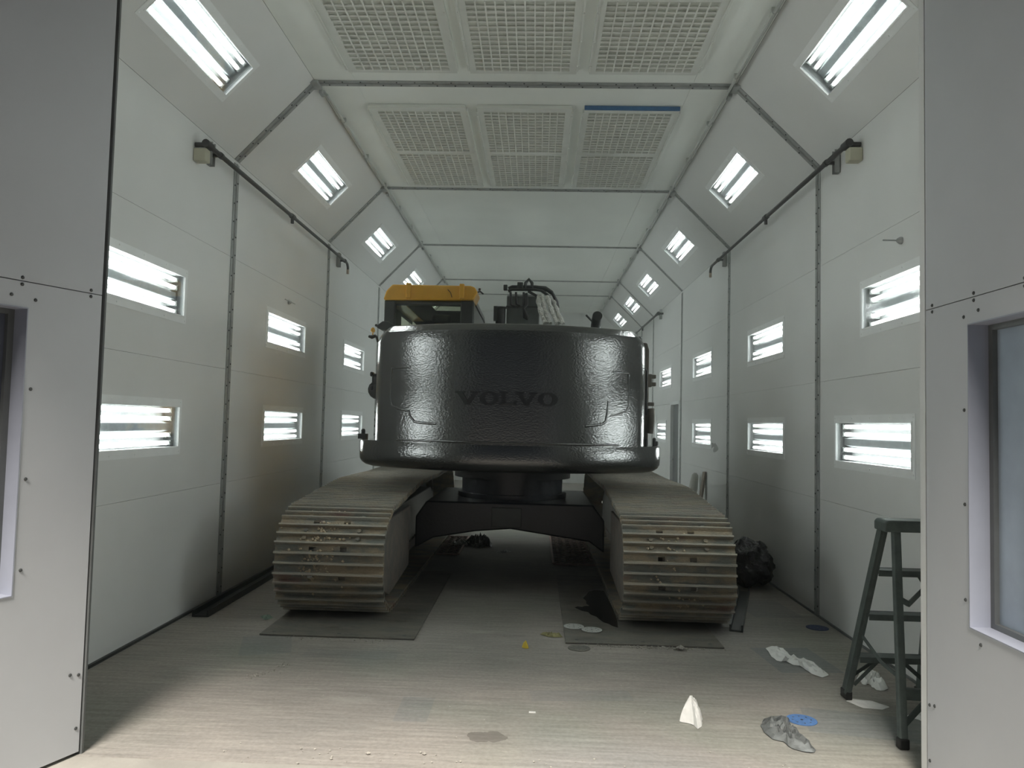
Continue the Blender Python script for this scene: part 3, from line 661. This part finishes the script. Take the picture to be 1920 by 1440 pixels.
# boom
bm_ = MB()
prof = [(8.35,1.25),(8.35,2.90),(8.45,2.935),(9.6,2.88),(11.2,2.35),(12.9,1.5),(12.9,1.2),(11.0,1.75),(9.7,2.05),(9.3,1.25)]
bm_.prism(prof, 'x', -.355, .01)
BO = bm_.build('boom', M['boom'], EX, bevel=.012)
MB().box(-.36, .015, 8.335, 8.36, 2.775, 2.79).build('boom_rib', M['dark'], BO)
for x, z in ((-.315, 2.80), (-.255, 2.81), (-.17, 2.66)):
    MB().tube([(x, 8.33, 2.94), (x+.004, 8.315, 2.88), (x+.01, 8.32, z), (x+.05, 8.33, z-.015)], .013, 8).build('hose', M['rubber'], BO, smooth=60)
MB().tube([(-.14, 8.32, 2.93), (-.13, 8.30, 2.80), (-.165, 8.31, 2.76), (-.12, 8.31, 2.66)], .016, 8).build('hose', M['rubber'], BO, smooth=60)
MB().tube([(-.12, 8.30, 2.95), (-.03, 8.29, 2.90), (.02, 8.28, 2.86)], .015, 8).build('hose', M['rubber'], BO, smooth=60)
for dz, dy, x1 in ((3.005, 0, .07), (2.965, -.05, .02), (2.985, .06, .09)):
    MB().tube([(-.34, 8.34+dy, dz-.02), (-.30, 8.34+dy, dz), (-.05, 8.34+dy, dz+.003), (x1, 8.34+dy, dz-.005), (x1+.07, 8.34+dy, dz-.05), (x1+.11, 8.34+dy, dz-.13), (x1+.125, 8.34+dy, dz-.2)], .017, 8).build('steel_pipe', M['rubber'], BO, smooth=60)
MB().tube([(-.155, 8.34, 2.98), (-.15, 8.34, 3.05), (-.115, 8.34, 3.09), (-.08, 8.34, 3.05), (-.075, 8.34, 2.98)], .019, 8).build('loop_hose', M['rubber'], BO, smooth=60)
for x in (-.372, -.22, -.20): MB().box(x-.022, x+.022, 8.30, 8.36, 2.96, 3.02+(.03 if x > -.3 else 0)).build('pipe_block', M['rubber'], BO, bevel=.006)
for (P0, P1, P2, P3) in (((.0,2.86),(-.015,2.80),(.01,2.70),(.075,2.54)), ((.03,2.865),(.045,2.79),(.06,2.68),(.125,2.54)), ((.09,2.865),(.10,2.80),(.125,2.70),(.20,2.54)), ((.155,2.81),(.17,2.76),(.19,2.68),(.255,2.54))):
    pts = []
    for k in range(15):
        t = k/14; q = [(1-t)**3*a + 3*(1-t)**2*t*b + 3*(1-t)*t*t*c + t**3*d for a, b, c, d in zip(P0, P1, P2, P3)]
        pts.append((q[0], 8.12-.25*t+.01*math.sin(9*t), q[1]))
    MB().tube(pts, [.0255+.005*math.sin(5.1*k+P0[0]*60) for k in range(15)], 10).build('foil_wrapped_hose', M['foil'], EX, smooth=30)['label'] = 'hose wrapped in silver foil'
MB().lathe((-.42, 8.35, 2.55), (0, 0, 1), [(.055,0),(.055,.21),(.075,.215),(.075,.225)], 14).box(-.495, -.455, 8.3, 8.36, 2.62, 2.78).build('hose_reel_drum', M['rubber'], EX, smooth=30)
# swing bearing, undercarriage frame
MB().lathe((-.235, 7.95, .74), (0, 0, 1), [(.56,0),(.56,.05),(.52,.055),(.52,.20),(.60,.205),(.60,.30)], 40).build('swing_bearing', M['blackf'], EX, smooth=35)
cb = MB().prism([(-1.12,.30),(-1.12,.60),(-1.02,.745),(.55,.745),(.66,.60),(.66,.30),(.52,.40),(.15,.45),(-.22,.50),(-.55,.47),(-.95,.40)], 'y', 7.2, 8.75)
UC = cb.build('undercarriage_frame', M['blackf'], EX, bevel=.015)
MB().box(-.40, -.12, 7.188, 7.20, .52, .70).build('cover_plate', M['dark'], UC, bevel=.004)

def track_path():
    P = []
    cy, cz, r = 5.93, .425, .372
    for k in range(0, 21):
        a = -PI/2 - (PI+.12)*k/20 * (1.0) ; P.append((cy+r*math.cos(a), cz+r*math.sin(a)))
    P += [(6.6, .845), (7.35, .895), (8.0, .890), (8.6, .883), (9.3, .893)]
    c2, z2, q = 9.93, .47, .425
    for k in range(0, 21):
        a = PI/2 - PI*k/20; P.append((c2+q*math.cos(a), z2+q*math.sin(a)))
    P += [(9.6, .05), (6.3, .05)]
    return P
def resample(P, pitch):
    P = [Vector(p) for p in P]; P.append(P[0]); L = [0]
    for a, b in zip(P, P[1:]): L.append(L[-1]+(b-a).length)
    n = round(L[-1]/pitch); out = []; j = 0
    for k in range(n):
        d = L[-1]*(k+.35)/n
        while L[j+1] < d: j += 1
        t = (d-L[j])/(L[j+1]-L[j]); out.append(P[j].lerp(P[j+1], t))
    return out
def shoe_mesh(pitch):
    b = MB(); h = pitch/2; X = .405
    b.box(-X, X, -h+.004, h*.62, -.012, 0)
    for xa, xb in ((-X, -.155), (-.105, .075), (.125, X)): b.box(xa, xb, h*.62, h+.008, -.012, 0)
    for c in (-h*.80, -h*.10, h*.58):
        b.prism([(c-.013, 0), (c+.011, 0), (c+.005, .036), (c-.008, .036)], 'x', -X, X)
    for x in (-.20, .20):
        for c in (-.035, .03): b.lathe((x, c, 0), (0, 0, 1), [(.017, 0), (.017, .012)], 6)
    return b
PITCH = .216; tp = resample(track_path(), PITCH)
shoe0 = None
def crawler(name, label, xa, xb, inner):
    global shoe0
    xc = (xa+xb)/2
    T = bpy.data.objects.new('crawler_track', None); COL.objects.link(T); T.parent = EX; T.location = Vector((xc, 7.95, 0))-Vector(EX.location); T['label'] = label
    n = len(tp)
    for k in range(n):
        a, b = tp[k], tp[(k+1) % n]; mid = (a+b)/2; t = (b-a).normalized()
        # local axes: x = world x, y = along path, z = outward
        ty = Vector((0, t[0], t[1])); nz_ = Vector((1, 0, 0)).cross(ty)
        c = Vector((0, 7.93, .45)); flip = 1
        if nz_.dot(Vector((0, mid[0]-(min(max(mid[0], 5.95), 9.9)), mid[1]-.45))) < 0: flip = -1
        if flip < 0: ty = -ty; nz_ = Vector((1, 0, 0)).cross(ty)
        Mx = Matrix((Vector((1, 0, 0)), ty, nz_)).transposed().to_4x4()
        if shoe0 is None:
            o = shoe_mesh(PITCH).build('track_shoe', M['shoe'], None, world=False); shoe0 = o
        else: o = shoe0.copy(); COL.objects.link(o)
        o.parent = T; Mx.translation = Vector((random.uniform(-.004, .004), mid[0]-7.95, mid[1])); o.matrix_local = Mx
    # chain under the shoes
    for s_ in (-.10, .10):
        ch = MB()
        for k in range(n):
            a, b = tp[k], tp[(k+1) % n]; m_ = (a+b)/2; t = (b-a).normalized(); nn = Vector((-t[1], t[0]))
            if nn.dot(m_-Vector((min(max(m_[0], 5.95), 9.9), .45))) > 0: nn = -nn
            A = a+nn*.06; B = b+nn*.06
            ch.bar((xc+s_, A[0], A[1]), (xc+s_, B[0], B[1]), .045, .09, up=(0, nn[0], nn[1]))
        ch.build('track_chain', M['guard'], T)
    MB().lathe((xc-.12, 5.93, .425), (1, 0, 0), [(.05,-.02),(.10,0),(.27,.02),(.27,.08),(.30,.09),(.30,.15),(.27,.16),(.27,.22),(.10,.24),(.05,.26)], 28).build('idler_wheel', M['guard'], T, smooth=35)
    sp_ = MB()
    tp_ = []
    for k in range(42):
        a = 2*PI*k/42; r = .345 if k % 2 else .29; tp_.append((9.93+r*math.cos(a), .47+r*math.sin(a)))
    sp_.prism(tp_, 'x', xc-.04, xc+.04).build('drive_sprocket', M['blackf'], T)
    for y in (6.75, 7.2, 7.65, 8.1, 8.55, 9.0, 9.35): MB().lathe((xc-.13, y, .215), (1, 0, 0), [(.03,0),(.085,.01),(.085,.09),(.065,.10),(.065,.16),(.085,.17),(.085,.25),(.03,.26)], 14).build('track_roller', M['blackf'], T, smooth=35)
    for y in (7.35, 8.9): MB().lathe((xc-.1, y, .76), (1, 0, 0), [(.06,0),(.06,.2)], 12).build('carrier_roller', M['blackf'], T, smooth=35)
    MB().prism([(6.25,.25),(6.25,.60),(6.5,.68),(9.5,.68),(9.7,.6),(9.7,.28),(6.5,.22)], 'x', xc-.20, xc+.20).build('track_frame', M['blackf'], T, bevel=.015)
    xi = xb-.045 if inner > 0 else xa+.045
    MB().prism([(5.66,.33),(5.62,.48),(5.66,.62),(5.80,.725),(6.9,.73),(6.9,.20),(6.0,.13),(5.80,.20)], 'x', xi-.012, xi+.012).build('idler_guard', M['guard'], T, bevel=.006)
    # dried crumbs of earth on the shoes
    cr = MB(); rnd = random.Random(int((xa+5)*100))
    for k in range(n):
        a, b = tp[k], tp[(k+1) % n]; mid = (a+b)/2
        if mid[0] > 6.4 or mid[1] < .18: continue
        out = Vector((mid[0]-5.93, mid[1]-.425)).normalized()
        cxs = xc + rnd.uniform(-.2, .05); num = rnd.choice((12, 25, 80))
        for q in range(num):
            t = (b-a)*rnd.uniform(-.45, .45); p = mid+t+out*.006; s_ = rnd.uniform(.005, .014)
            x = cxs+rnd.gauss(0, .08)
            vs = [Vector((x+dx*s_, p[0]+dy*s_, p[1]+dz*s_)) for dx, dy, dz in ((1,.2,0),(-1,0,.2),(0,1,-.2),(.1,-1,0),(0,.2,1),(.2,0,-1))]
            cr.add(vs, [(0,2,4),(2,1,4),(1,3,4),(3,0,4),(2,0,5),(1,2,5),(3,1,5),(0,3,5)])
    stuff(cr.build('mud_crumbs', M['crumb'], T))
crawler('left', 'muddy left crawler track', -1.90, -1.09, 1)
crawler('right', 'muddy right crawler track', .655, 1.465, -1)

# ------------------------------------------------------------------ plates under the tracks
def plate(label, x0, x1, y0, y1, stain=False):
    o = MB().box(x0, x1, y0, y1, .001, .012).build('steel_plate', M['plate'], None, bevel=.002); tag(o, label, 'plate', 'steel plates under the tracks')
    b = MB()
    for x in (x0+.08, (x0+x1)/2, x1-.08): b.lathe((x, y0+.07, .0118), (0, 0, 1), [(.016, 0), (.012, .001)], 10)
    b.build('plate_hole', M['screw'], o)
    return o
plate('thin steel plate on the floor under the left track', -1.87, -.80, 5.245, 7.6)
rp_ = plate('thin steel plate under the right track, with an oil puddle', .233, 1.31, 5.285, 7.6)
def blobpoly(cx, cy, rx, ry, n, seed, amp=.35):
    r = random.Random(seed); ph = [r.uniform(0, 6.28) for _ in range(4)]
    return [(cx+rx*math.cos(a)*(1+amp*(.5*math.sin(2*a+ph[0])+.3*math.sin(3*a+ph[1])+.2*math.sin(7*a+ph[2]))), cy+ry*math.sin(a)*(1+amp*(.5*math.sin(2*a+ph[0])+.3*math.sin(3*a+ph[1])+.2*math.sin(7*a+ph[2])))) for a in [2*PI*k/n for k in range(n)]]
M['oil'] = mat('oil_puddle', (.006, .006, .006), .25, var=.2)
def puddle(parent=None): return MB().prism([(.635,5.70),(.60,5.74),(.575,5.80),(.54,5.84),(.515,5.93),(.50,6.00),(.46,6.06),(.445,6.14),(.40,6.17),(.365,6.235),(.345,6.27),(.37,6.31),(.41,6.30),(.43,6.335),(.47,6.34),(.45,6.42),(.455,6.52),(.435,6.62),(.47,6.74),(.50,6.88),(.56,6.95),(.64,6.93),(.655,6.3),(.65,5.9)], 'z', .0122, .0135).build('oil_puddle', M['oil'], parent)
tag(puddle(), 'black oil puddle beside the right track', 'puddle')
# expanded-metal gratings farther in
def grating(label, x0, x1, y0, y1):
    o = empty('floor_grating', ((x0+x1)/2, y0, 0)); tag(o, label, 'grating', 'rusty floor gratings')
    b = MB(); n = int((x1-x0)/.075); m = int((y1-y0)/.11)
    for k in range(m+1):
        y = y0+(y1-y0)*k/m
        for i in range(n):
            xa = x0+(x1-x0)*i/n; xb = x0+(x1-x0)*(i+.5)/n; xd = x0+(x1-x0)*(i+1)/n; s_ = .028
            b.bar((xa, y-s_, .010), (xb, y+s_, .010), .010, .010); b.bar((xb, y+s_, .010), (xd, y-s_, .010), .010, .010)
    stuff(b.build('mesh_strands', M['mesh'], o))
    MB().box(x0-.02, x0, y0, y1, 0.001, .02).box(x1, x1+.02, y0, y1, 0.001, .02).box(x0, x1, y0-.02, y0, 0.001, .02).box(x0, x1, y1, y1+.02, 0.001, .02).build('grating_frame', M['mesh'], o)
    MB().box(x0, x1, y0, y1, .0006, .002).build('pit_cover', M['back'], o)
grating('rusty expanded-metal floor grating behind the right track', .225, .665, 8.2, 10.4)
grating('rusty expanded-metal floor grating behind the left track', -1.10, -.85, 8.6, 9.9)

# ------------------------------------------------------------------ long channels along the walls
def channel(label, a, b, w_=.085, h=.05):
    o = empty('steel_channel', a); tag(o, label, 'channel', 'dark steel channels on the floor')
    A = Vector(a); B = Vector(b); t = (B-A).normalized(); sd = Vector((t[1], -t[0], 0))
    MB().bar(A+Vector((0,0,.006)), B+Vector((0,0,.006)), w_, .012).build('web', M['dark'], o)
    for s_ in (-1, 1):
        MB().bar(A+sd*s_*w_/2+Vector((0,0,h/2)), B+sd*s_*w_/2+Vector((0,0,h/2)), .012, h).build('flange', M['dark'], o)
channel('dark steel channel on the floor right of the right track', (1.505, 5.73, .001), (1.935, 7.10, .001))
channel('dark steel channel on the floor along the left wall', (-2.47, 5.66, .001), (-2.50, 9.6, .001), .11)

# ------------------------------------------------------------------ stepladder
LD = empty('stepladder', (1.98, 4.05, 0)); tag(LD, 'dark grey-green stepladder standing behind the right door leaf', 'ladder')
cap = MB().prism([(1.80,.985),(1.80,1.03),(1.815,1.045),(2.125,1.045),(2.14,1.03),(2.14,.985)], 'y', 3.985, 4.12).build('top_cap', M['ladder'], LD, bevel=.008)
FT = [Vector((1.835, 4.09, 1.0)), Vector((1.775, 4.41, .0)), Vector((2.105, 4.09, 1.0)), Vector((2.215, 4.47, .0))]
for a, b in ((FT[0], FT[1]), (FT[2], FT[3])):
    s_ = -1 if a.x < 1.95 else 1
    MB().bar(a, b+Vector((0, 0, .035)), .026, .075, up=(0, 1, 0.3)).build('front_rail', M['ladder'], LD, bevel=.006)
    MB().bar(a+Vector((s_*.008, -.03, 0)), b+Vector((s_*.008, -.03, .035)), .030, .016, up=(0, 1, .3)).build('rail_flange', M['ladder'], LD)
    MB().bar(b+Vector((0, 0, .05)), b+Vector((0, 0, .002)), .036, .085, up=(0, 1, 0)).build('foot', M['rubber'], LD, bevel=.006)
def on(i, j, z): a, b = FT[i], FT[j]; t = (1.0-z)/1.0; return a.lerp(b, t)
for z in (.762, .512, .262):
    a, b = on(0, 1, z), on(2, 3, z)
    MB().box(a.x+.005, b.x-.005, a.y-.045, a.y+.04, z-.006, z+.004).box(a.x+.005, b.x-.005, a.y-.05, a.y-.042, z-.026, z+.006).box(a.x+.005, b.x-.005, a.y+.035, a.y+.042, z-.026, z+.006).build('step', M['ladder'], LD, bevel=.002)
a = on(0, 1, .235); b_ = on(0, 1, .095)
MB().bar(a+Vector((.105, -.035, 0)), b_+Vector((.012, -.03, 0)), .018, .006, up=(0, 1, 0)).bar(a+Vector((.135, .03, 0)), b_+Vector((.012, .03, .02)), .018, .006, up=(0, 1, 0)).build('knee_brace', M['ladder'], LD)
a = on(2, 3, .235); b_ = on(2, 3, .12)
MB().bar(a+Vector((-.14, -.03, 0)), b_+Vector((-.012, -.03, 0)), .022, .006, up=(0, 1, 0)).build('knee_brace', M['ladder'], LD)
a = on(2, 3, .74)
MB().bar(a+Vector((-.085, -.04, 0)), a+Vector((-.01, -.035, -.12)), .02, .006, up=(0, 1, 0)).build('knee_brace', M['ladder'], LD)
RB = [Vector((1.873, 4.03, 1.0)), Vector((1.772, 3.745, .0)), Vector((2.06, 4.03, 1.0)), Vector((2.19, 3.70, .0))]
for a, b in ((RB[0], RB[1]), (RB[2], RB[3])):
    MB().bar(a, b+Vector((0, 0, .02)), .040, .034, up=(0, 1, 0)).build('rear_leg', M['ladder'], LD, bevel=.006)
    MB().bar(b+Vector((0, 0, .05)), b+Vector((0, 0, .002)), .048, .045, up=(0, 1, 0)).build('foot', M['rubber'], LD, bevel=.006)
def onr(i, j, z): return RB[i].lerp(RB[j], 1-z)
MB().bar(onr(0, 1, .235), onr(2, 3, .235), .028, .055).build('rear_brace', M['ladder'], LD, bevel=.004)
MB().bar(onr(0, 1, .09), onr(0, 1, .235)+Vector((.13, 0, -.02)), .024, .012, up=(0, 1, 0)).build('knee_brace', M['ladder'], LD)
MB().bar(on(0, 1, .395), (1.80, 4.03, .315), .006, .02).bar((1.80, 4.03, .315), onr(0, 1, .30), .006, .02).build('spreader', M['ladder'], LD)
MB().bar(onr(0, 1, .665), (1.895, 3.94, .635), .006, .028).bar((1.895, 3.94, .635), (2.12, 4.2, .68), .006, .030).build('spreader', M['ladder'], LD)

# ------------------------------------------------------------------ plastic bag heap, leaning boards, smear
def crumple(name, m, outline, h, seed, z0=.001, n=26, peak=None, label=None, cat=None, group=None, fr=9.0):
    xs = [p[0] for p in outline]; ys = [p[1] for p in outline]; cx = sum(xs)/len(xs); cy = sum(ys)/len(ys)
    K = 40; ring = []
    # resample outline
    P = [Vector((p[0], p[1])) for p in outline]; P.append(P[0]); L = [0]
    for a, b in zip(P, P[1:]): L.append(L[-1]+(b-a).length)
    j = 0
    for k in range(K):
        d = L[-1]*k/K
        while L[j+1] < d: j += 1
        ring.append(P[j].lerp(P[j+1], (d-L[j])/max(1e-9, L[j+1]-L[j])))
    pc = Vector(peak[:2]) if peak else Vector((cx, cy)); ph = peak[2] if peak else h
    R = 9; b = MB(); vs = []
    for i in range(1, R+1):
        t = i/R
        for k in range(K):
            q = pc.lerp(ring[k], t)
            f = mnoise.noise(Vector((q.x*fr*3, q.y*fr*3, seed))); g = abs(mnoise.noise(Vector((q.x*fr*6, q.y*fr*6, seed+9))))
            base = (1-t)**.8*ph if peak else 0
            z = z0 + base + h*max(0, (.55+.6*f-.5*g))*(min(1, (1-t)*3+.12))
            vs.append((q.x+.006*f, q.y+.006*g, max(z0, z)))
    vs.append((pc.x, pc.y, z0+ph)); c = len(vs)-1
    fs = [(i*K+k, i*K+(k+1)%K, (i+1)*K+(k+1)%K, (i+1)*K+k) for i in range(R-1) for k in range(K)] + [(c, k, (k+1)%K) for k in range(K)]
    o = b.add(vs, fs).build(name, m, None, smooth=25)
    if label: tag(o, label, cat, group)
    return o
bg_ = MB(); vs = []; n1, n2 = 40, 26
for i in range(n2+1):
    for k in range(n1):
        th = PI*i/n2; ph = 2*PI*k/n1
        d = Vector((math.sin(th)*math.cos(ph), math.sin(th)*math.sin(ph), math.cos(th)))
        r = 1+.24*mnoise.noise(d*2.3+Vector((3, 1, 0)))+.12*mnoise.noise(d*6)-.10*abs(mnoise.noise(d*9))
        sh = .14*(1-d.z)/2
        vs.append((2.055+d.x*r*(.20+sh*.2), 7.42+d.y*r*.30, max(.004, .22+d.z*r*.225)))
bg_.add(vs, [(i*n1+k, i*n1+(k+1)%n1, (i+1)*n1+(k+1)%n1, (i+1)*n1+k) for i in range(n2) for k in range(n1)])
tag(bg_.build('plastic_bag', M['bag'], None, smooth=40), 'crumpled heap of black plastic against the right wall', 'bag')
o = MB().bar((2.16, 10.34, .001), (2.292, 10.40, .90), .028, .13, up=(0, 1, 0)).build('board', M['wood'], None, bevel=.004); tag(o, 'narrow brown board leaning on the right wall behind the track', 'board')
o = MB().tube([(2.10, 10.72, .03), (2.16, 10.74, .35), (2.215, 10.76, .66), (2.24, 10.77, .83), (2.243, 10.77, .86)], [.055, .065, .062, .045, .02], 12).build('wrapped_roll', M['wrap'], None, smooth=40); tag(o, 'plastic-wrapped roll leaning on the right wall beside a board', 'roll')
sm = MB()
for dy, dz, rr in ((0, 0, .07), (.10, .01, .06), (.03, -.05, .06), (.16, -.02, .05), (-.05, -.03, .05)):
    q = blobpoly(9.85+dy*1.6, 1.26+dz, rr*1.2, rr*.6, 16, int(100*rr)+7)
    sm.prism(q, 'x', XR-.0012-dy*.002, XR-.0002)
sm.build('dirt_smear', M['smear'], wr)

# ------------------------------------------------------------------ litter on the floor
crumple('paper_towel', M['paper'], [(.759,3.972),(.801,3.955),(.824,3.937),(.835,3.884),(.863,3.92),(.889,4.026),(.894,4.113),(.869,4.155),(.826,4.136),(.787,4.052)], .03, 3, peak=(.828, 4.03, .105), fr=16.0, label='white crumpled tissue standing on open floor in the middle right', cat='tissue')
crumple('masking_film', M['greyrag'], [(1.165,3.955),(1.208,4.049),(1.262,4.082),(1.321,4.095),(1.336,4.039),(1.311,3.955),(1.319,3.876),(1.327,3.764),(1.347,3.689),(1.319,3.646),(1.262,3.664),(1.222,3.707),(1.225,3.761),(1.177,3.788),(1.156,3.855)], .06, 5, fr=14.0, label='crumpled grey plastic film beside the blue sanding disc', cat='film')
crumple('paper_strip', M['paper'], [(1.603,5.332),(1.663,5.388),(1.715,5.344),(1.689,5.198),(1.687,5.128),(1.729,5.088),(1.789,5.083),(1.82,4.966),(1.83,4.80),(1.76,4.74),(1.72,4.821),(1.708,4.966),(1.67,4.972),(1.647,5.046),(1.601,5.03),(1.58,5.117)], .045, 11, fr=12.0, label='twisted white paper strip on the floor beyond the grey film', cat='paper')
crumple('paper_towel', M['paper'], [(1.965,4.731),(2.04,4.867),(2.12,4.916),(2.15,4.90),(2.136,4.817),(2.115,4.699),(2.085,4.578),(2.033,4.537),(2.001,4.569),(2.004,4.66),(1.968,4.62)], .06, 13, fr=13.0, label='crumpled white rag on the floor behind the stepladder', cat='rag')
crumple('paper_scrap', M['paper'], [(1.98,4.16),(2.05,4.2),(2.13,4.18),(2.15,4.08),(2.07,4.06)], .03, 17, label='small white paper scrap under the stepladder beside the door leaf', cat='paper')
def disc(label, x, y, r, m, z=.001, tilt=0.0):
    n = 32; v0 = []
    o = empty('sanding_disc', (x, y, z)); tag(o, label, 'sanding disc', 'used sanding discs')
    MB().lathe((x, y, z), (math.sin(tilt), 0, math.cos(tilt)), [(r, 0), (r, .0025), (r*.98, .003)], n).build('disc_face', m, o)
    hl = MB()
    for k in range(8): a = 2*PI*k/8; hl.lathe((x+.62*r*math.cos(a), y+.62*r*math.sin(a), z+.003), (0, 0, 1), [(.0055, 0), (.005, .0004)], 8)
    hl.lathe((x, y, z+.003), (0, 0, 1), [(.008, 0), (.007, .0004)], 10).build('dust_holes', M['screw'], o)
disc('bright blue round sanding disc on the near floor', 1.405, 4.055, .076, M['discb'])
disc('dark navy sanding disc on the floor beside the right wall', 2.165, 5.92, .082, M['discn'])
disc('pale grey sanding disc on the right steel plate, left one of two', .310, 5.69, .074, M['disc'], .013)
disc('grey sanding disc on the right steel plate, right one of two', .435, 5.60, .074, M['disc'], .0165)
disc('faint grey sanding disc on the floor in front of the right plate', .32, 5.19, .075, M['plate'])
crumple('paper_pad', M['paper'], [(1.755,4.36),(1.80,4.40),(1.90,4.38),(1.96,4.29),(1.90,4.245),(1.80,4.26)], .008, 21, label='flat pale paper pad under the stepladder foot', cat='paper')
crumple('plastic_scrap', M['yel'], [(-.065,5.16),(-.04,5.20),(-.015,5.17),(-.02,5.14),(-.05,5.14)], .02, 23, peak=(-.04, 5.17, .035), label='small yellow plastic bit on the floor between the plates', cat='scrap')
crumple('masking_scrap', M['leafm'], [(.06,5.50),(.12,5.53),(.20,5.50),(.22,5.44),(.15,5.42),(.09,5.45)], .03, 29, label='olive masking scrap on the floor beside the right plate', cat='scrap')
crumple('paper_scrap', M['green'], [(-2.04,5.72),(-1.98,5.75),(-1.93,5.70),(-1.97,5.63)], .03, 31, label='pale green scrap beside the left steel plate', cat='scrap')
crumple('masking_scrap', M['leafm'], [(-2.30,7.0),(-2.18,7.10),(-2.02,7.02),(-2.06,6.85),(-2.2,6.83)], .05, 37, label='yellowish scrap of masking beyond the left track', cat='scrap')
crumple('foil_scrap', M['foil'], [(-1.02,9.35),(-.90,9.42),(-.74,9.36),(-.72,9.22),(-.86,9.24),(-.98,9.26)], .08, 41, label='shiny foil scrap on the floor under the excavator', cat='scrap')
crumple('plastic_bag', M['bag'], [(-.86,9.3),(-.7,9.6),(-.52,9.5),(-.5,9.2),(-.68,9.1)], .16, 43, label='dark plastic bag on the floor under the excavator', cat='bag')
crumple('paper_scrap', M['paper'], [(-.42,8.90),(-.34,8.96),(-.26,8.92),(-.30,8.83),(-.38,8.84)], .03, 47, label='white torn scrap on the dark floor under the excavator', cat='scrap')
# pebbles and grit (too many and too small to pick apart)
gp = MB(); rnd = random.Random(5)
def pebble(x, y, s_, z=0.0):
    vs = [Vector((x+dx*s_*rnd.uniform(.7, 1.2), y+dy*s_*rnd.uniform(.7, 1.2), z+max(0, (dz*.7+.6)*s_))) for dx, dy, dz in ((1,.2,0),(-1,0,.2),(0,1,-.2),(.1,-1,0),(0,.2,1),(.2,0,-1))]
    gp.add(vs, [(0,2,4),(2,1,4),(1,3,4),(3,0,4),(2,0,5),(1,2,5),(3,1,5),(0,3,5)])
for k in range(170): pebble(rnd.gauss(.80, .2), 5.265+rnd.gauss(-.01, .02), rnd.uniform(.003, .009))
for k in range(50): pebble(rnd.uniform(-1.7, -1.0), 5.22+rnd.gauss(-.01, .02), rnd.uniform(.002, .007))
for k in range(110): pebble(rnd.uniform(-1.6, 1.4), rnd.uniform(3.37, 4.9), rnd.uniform(.0015, .005))
for k in range(60): pebble(rnd.uniform(-1.5, 1.4), rnd.gauss(3.44, .06), rnd.uniform(.002, .007))
for (x, y, s_) in ((-.72, 3.46, .012), (-.47, 3.48, .010), (1.005, 5.22, .028), (-.87, 3.4, .008), (-.30, 3.42, .007)): pebble(x, y, s_)
for k in range(45): t = rnd.uniform(0, 1); pebble(-1.62+.14*t+rnd.gauss(0, .015), 4.38+.26*t+rnd.gauss(0, .02), rnd.uniform(.003, .008))
tag(stuff(gp.build('grit', M['stone'], None)), 'loose pebbles and grit scattered over the floor', 'grit')
tag(MB().box(-.005, .03, 4.02, 4.035, 0, .004).build('paper_chip', M['paper'], None), 'tiny white chip on the bare floor near the oil stain', 'scrap')

# ------------------------------------------------------------------ haze
def haze():
    m = bpy.data.materials.new('overspray_haze'); m.use_nodes = True; nt = m.node_tree; nt.nodes.clear()
    v = N(nt, 'ShaderNodeVolumeScatter'); v.inputs['Color'].default_value = (.96, 1.0, .97, 1); v.inputs['Density'].default_value = HAZE; v.inputs['Anisotropy'].default_value = .92
    o = N(nt, 'ShaderNodeOutputMaterial'); nt.links.new(v.outputs[0], o.inputs['Volume'])
    b = MB().prism([(XL+.001, .0005), (XR-.001, .0005), (XR-.001, HW), (XCR, HC-.001), (XCL, HC-.001), (XL+.001, HW)], 'y', Y0+.1, YE-.01).build('haze', m, None)
    tag(stuff(b), 'thin white overspray haze filling the booth', 'haze')
haze()
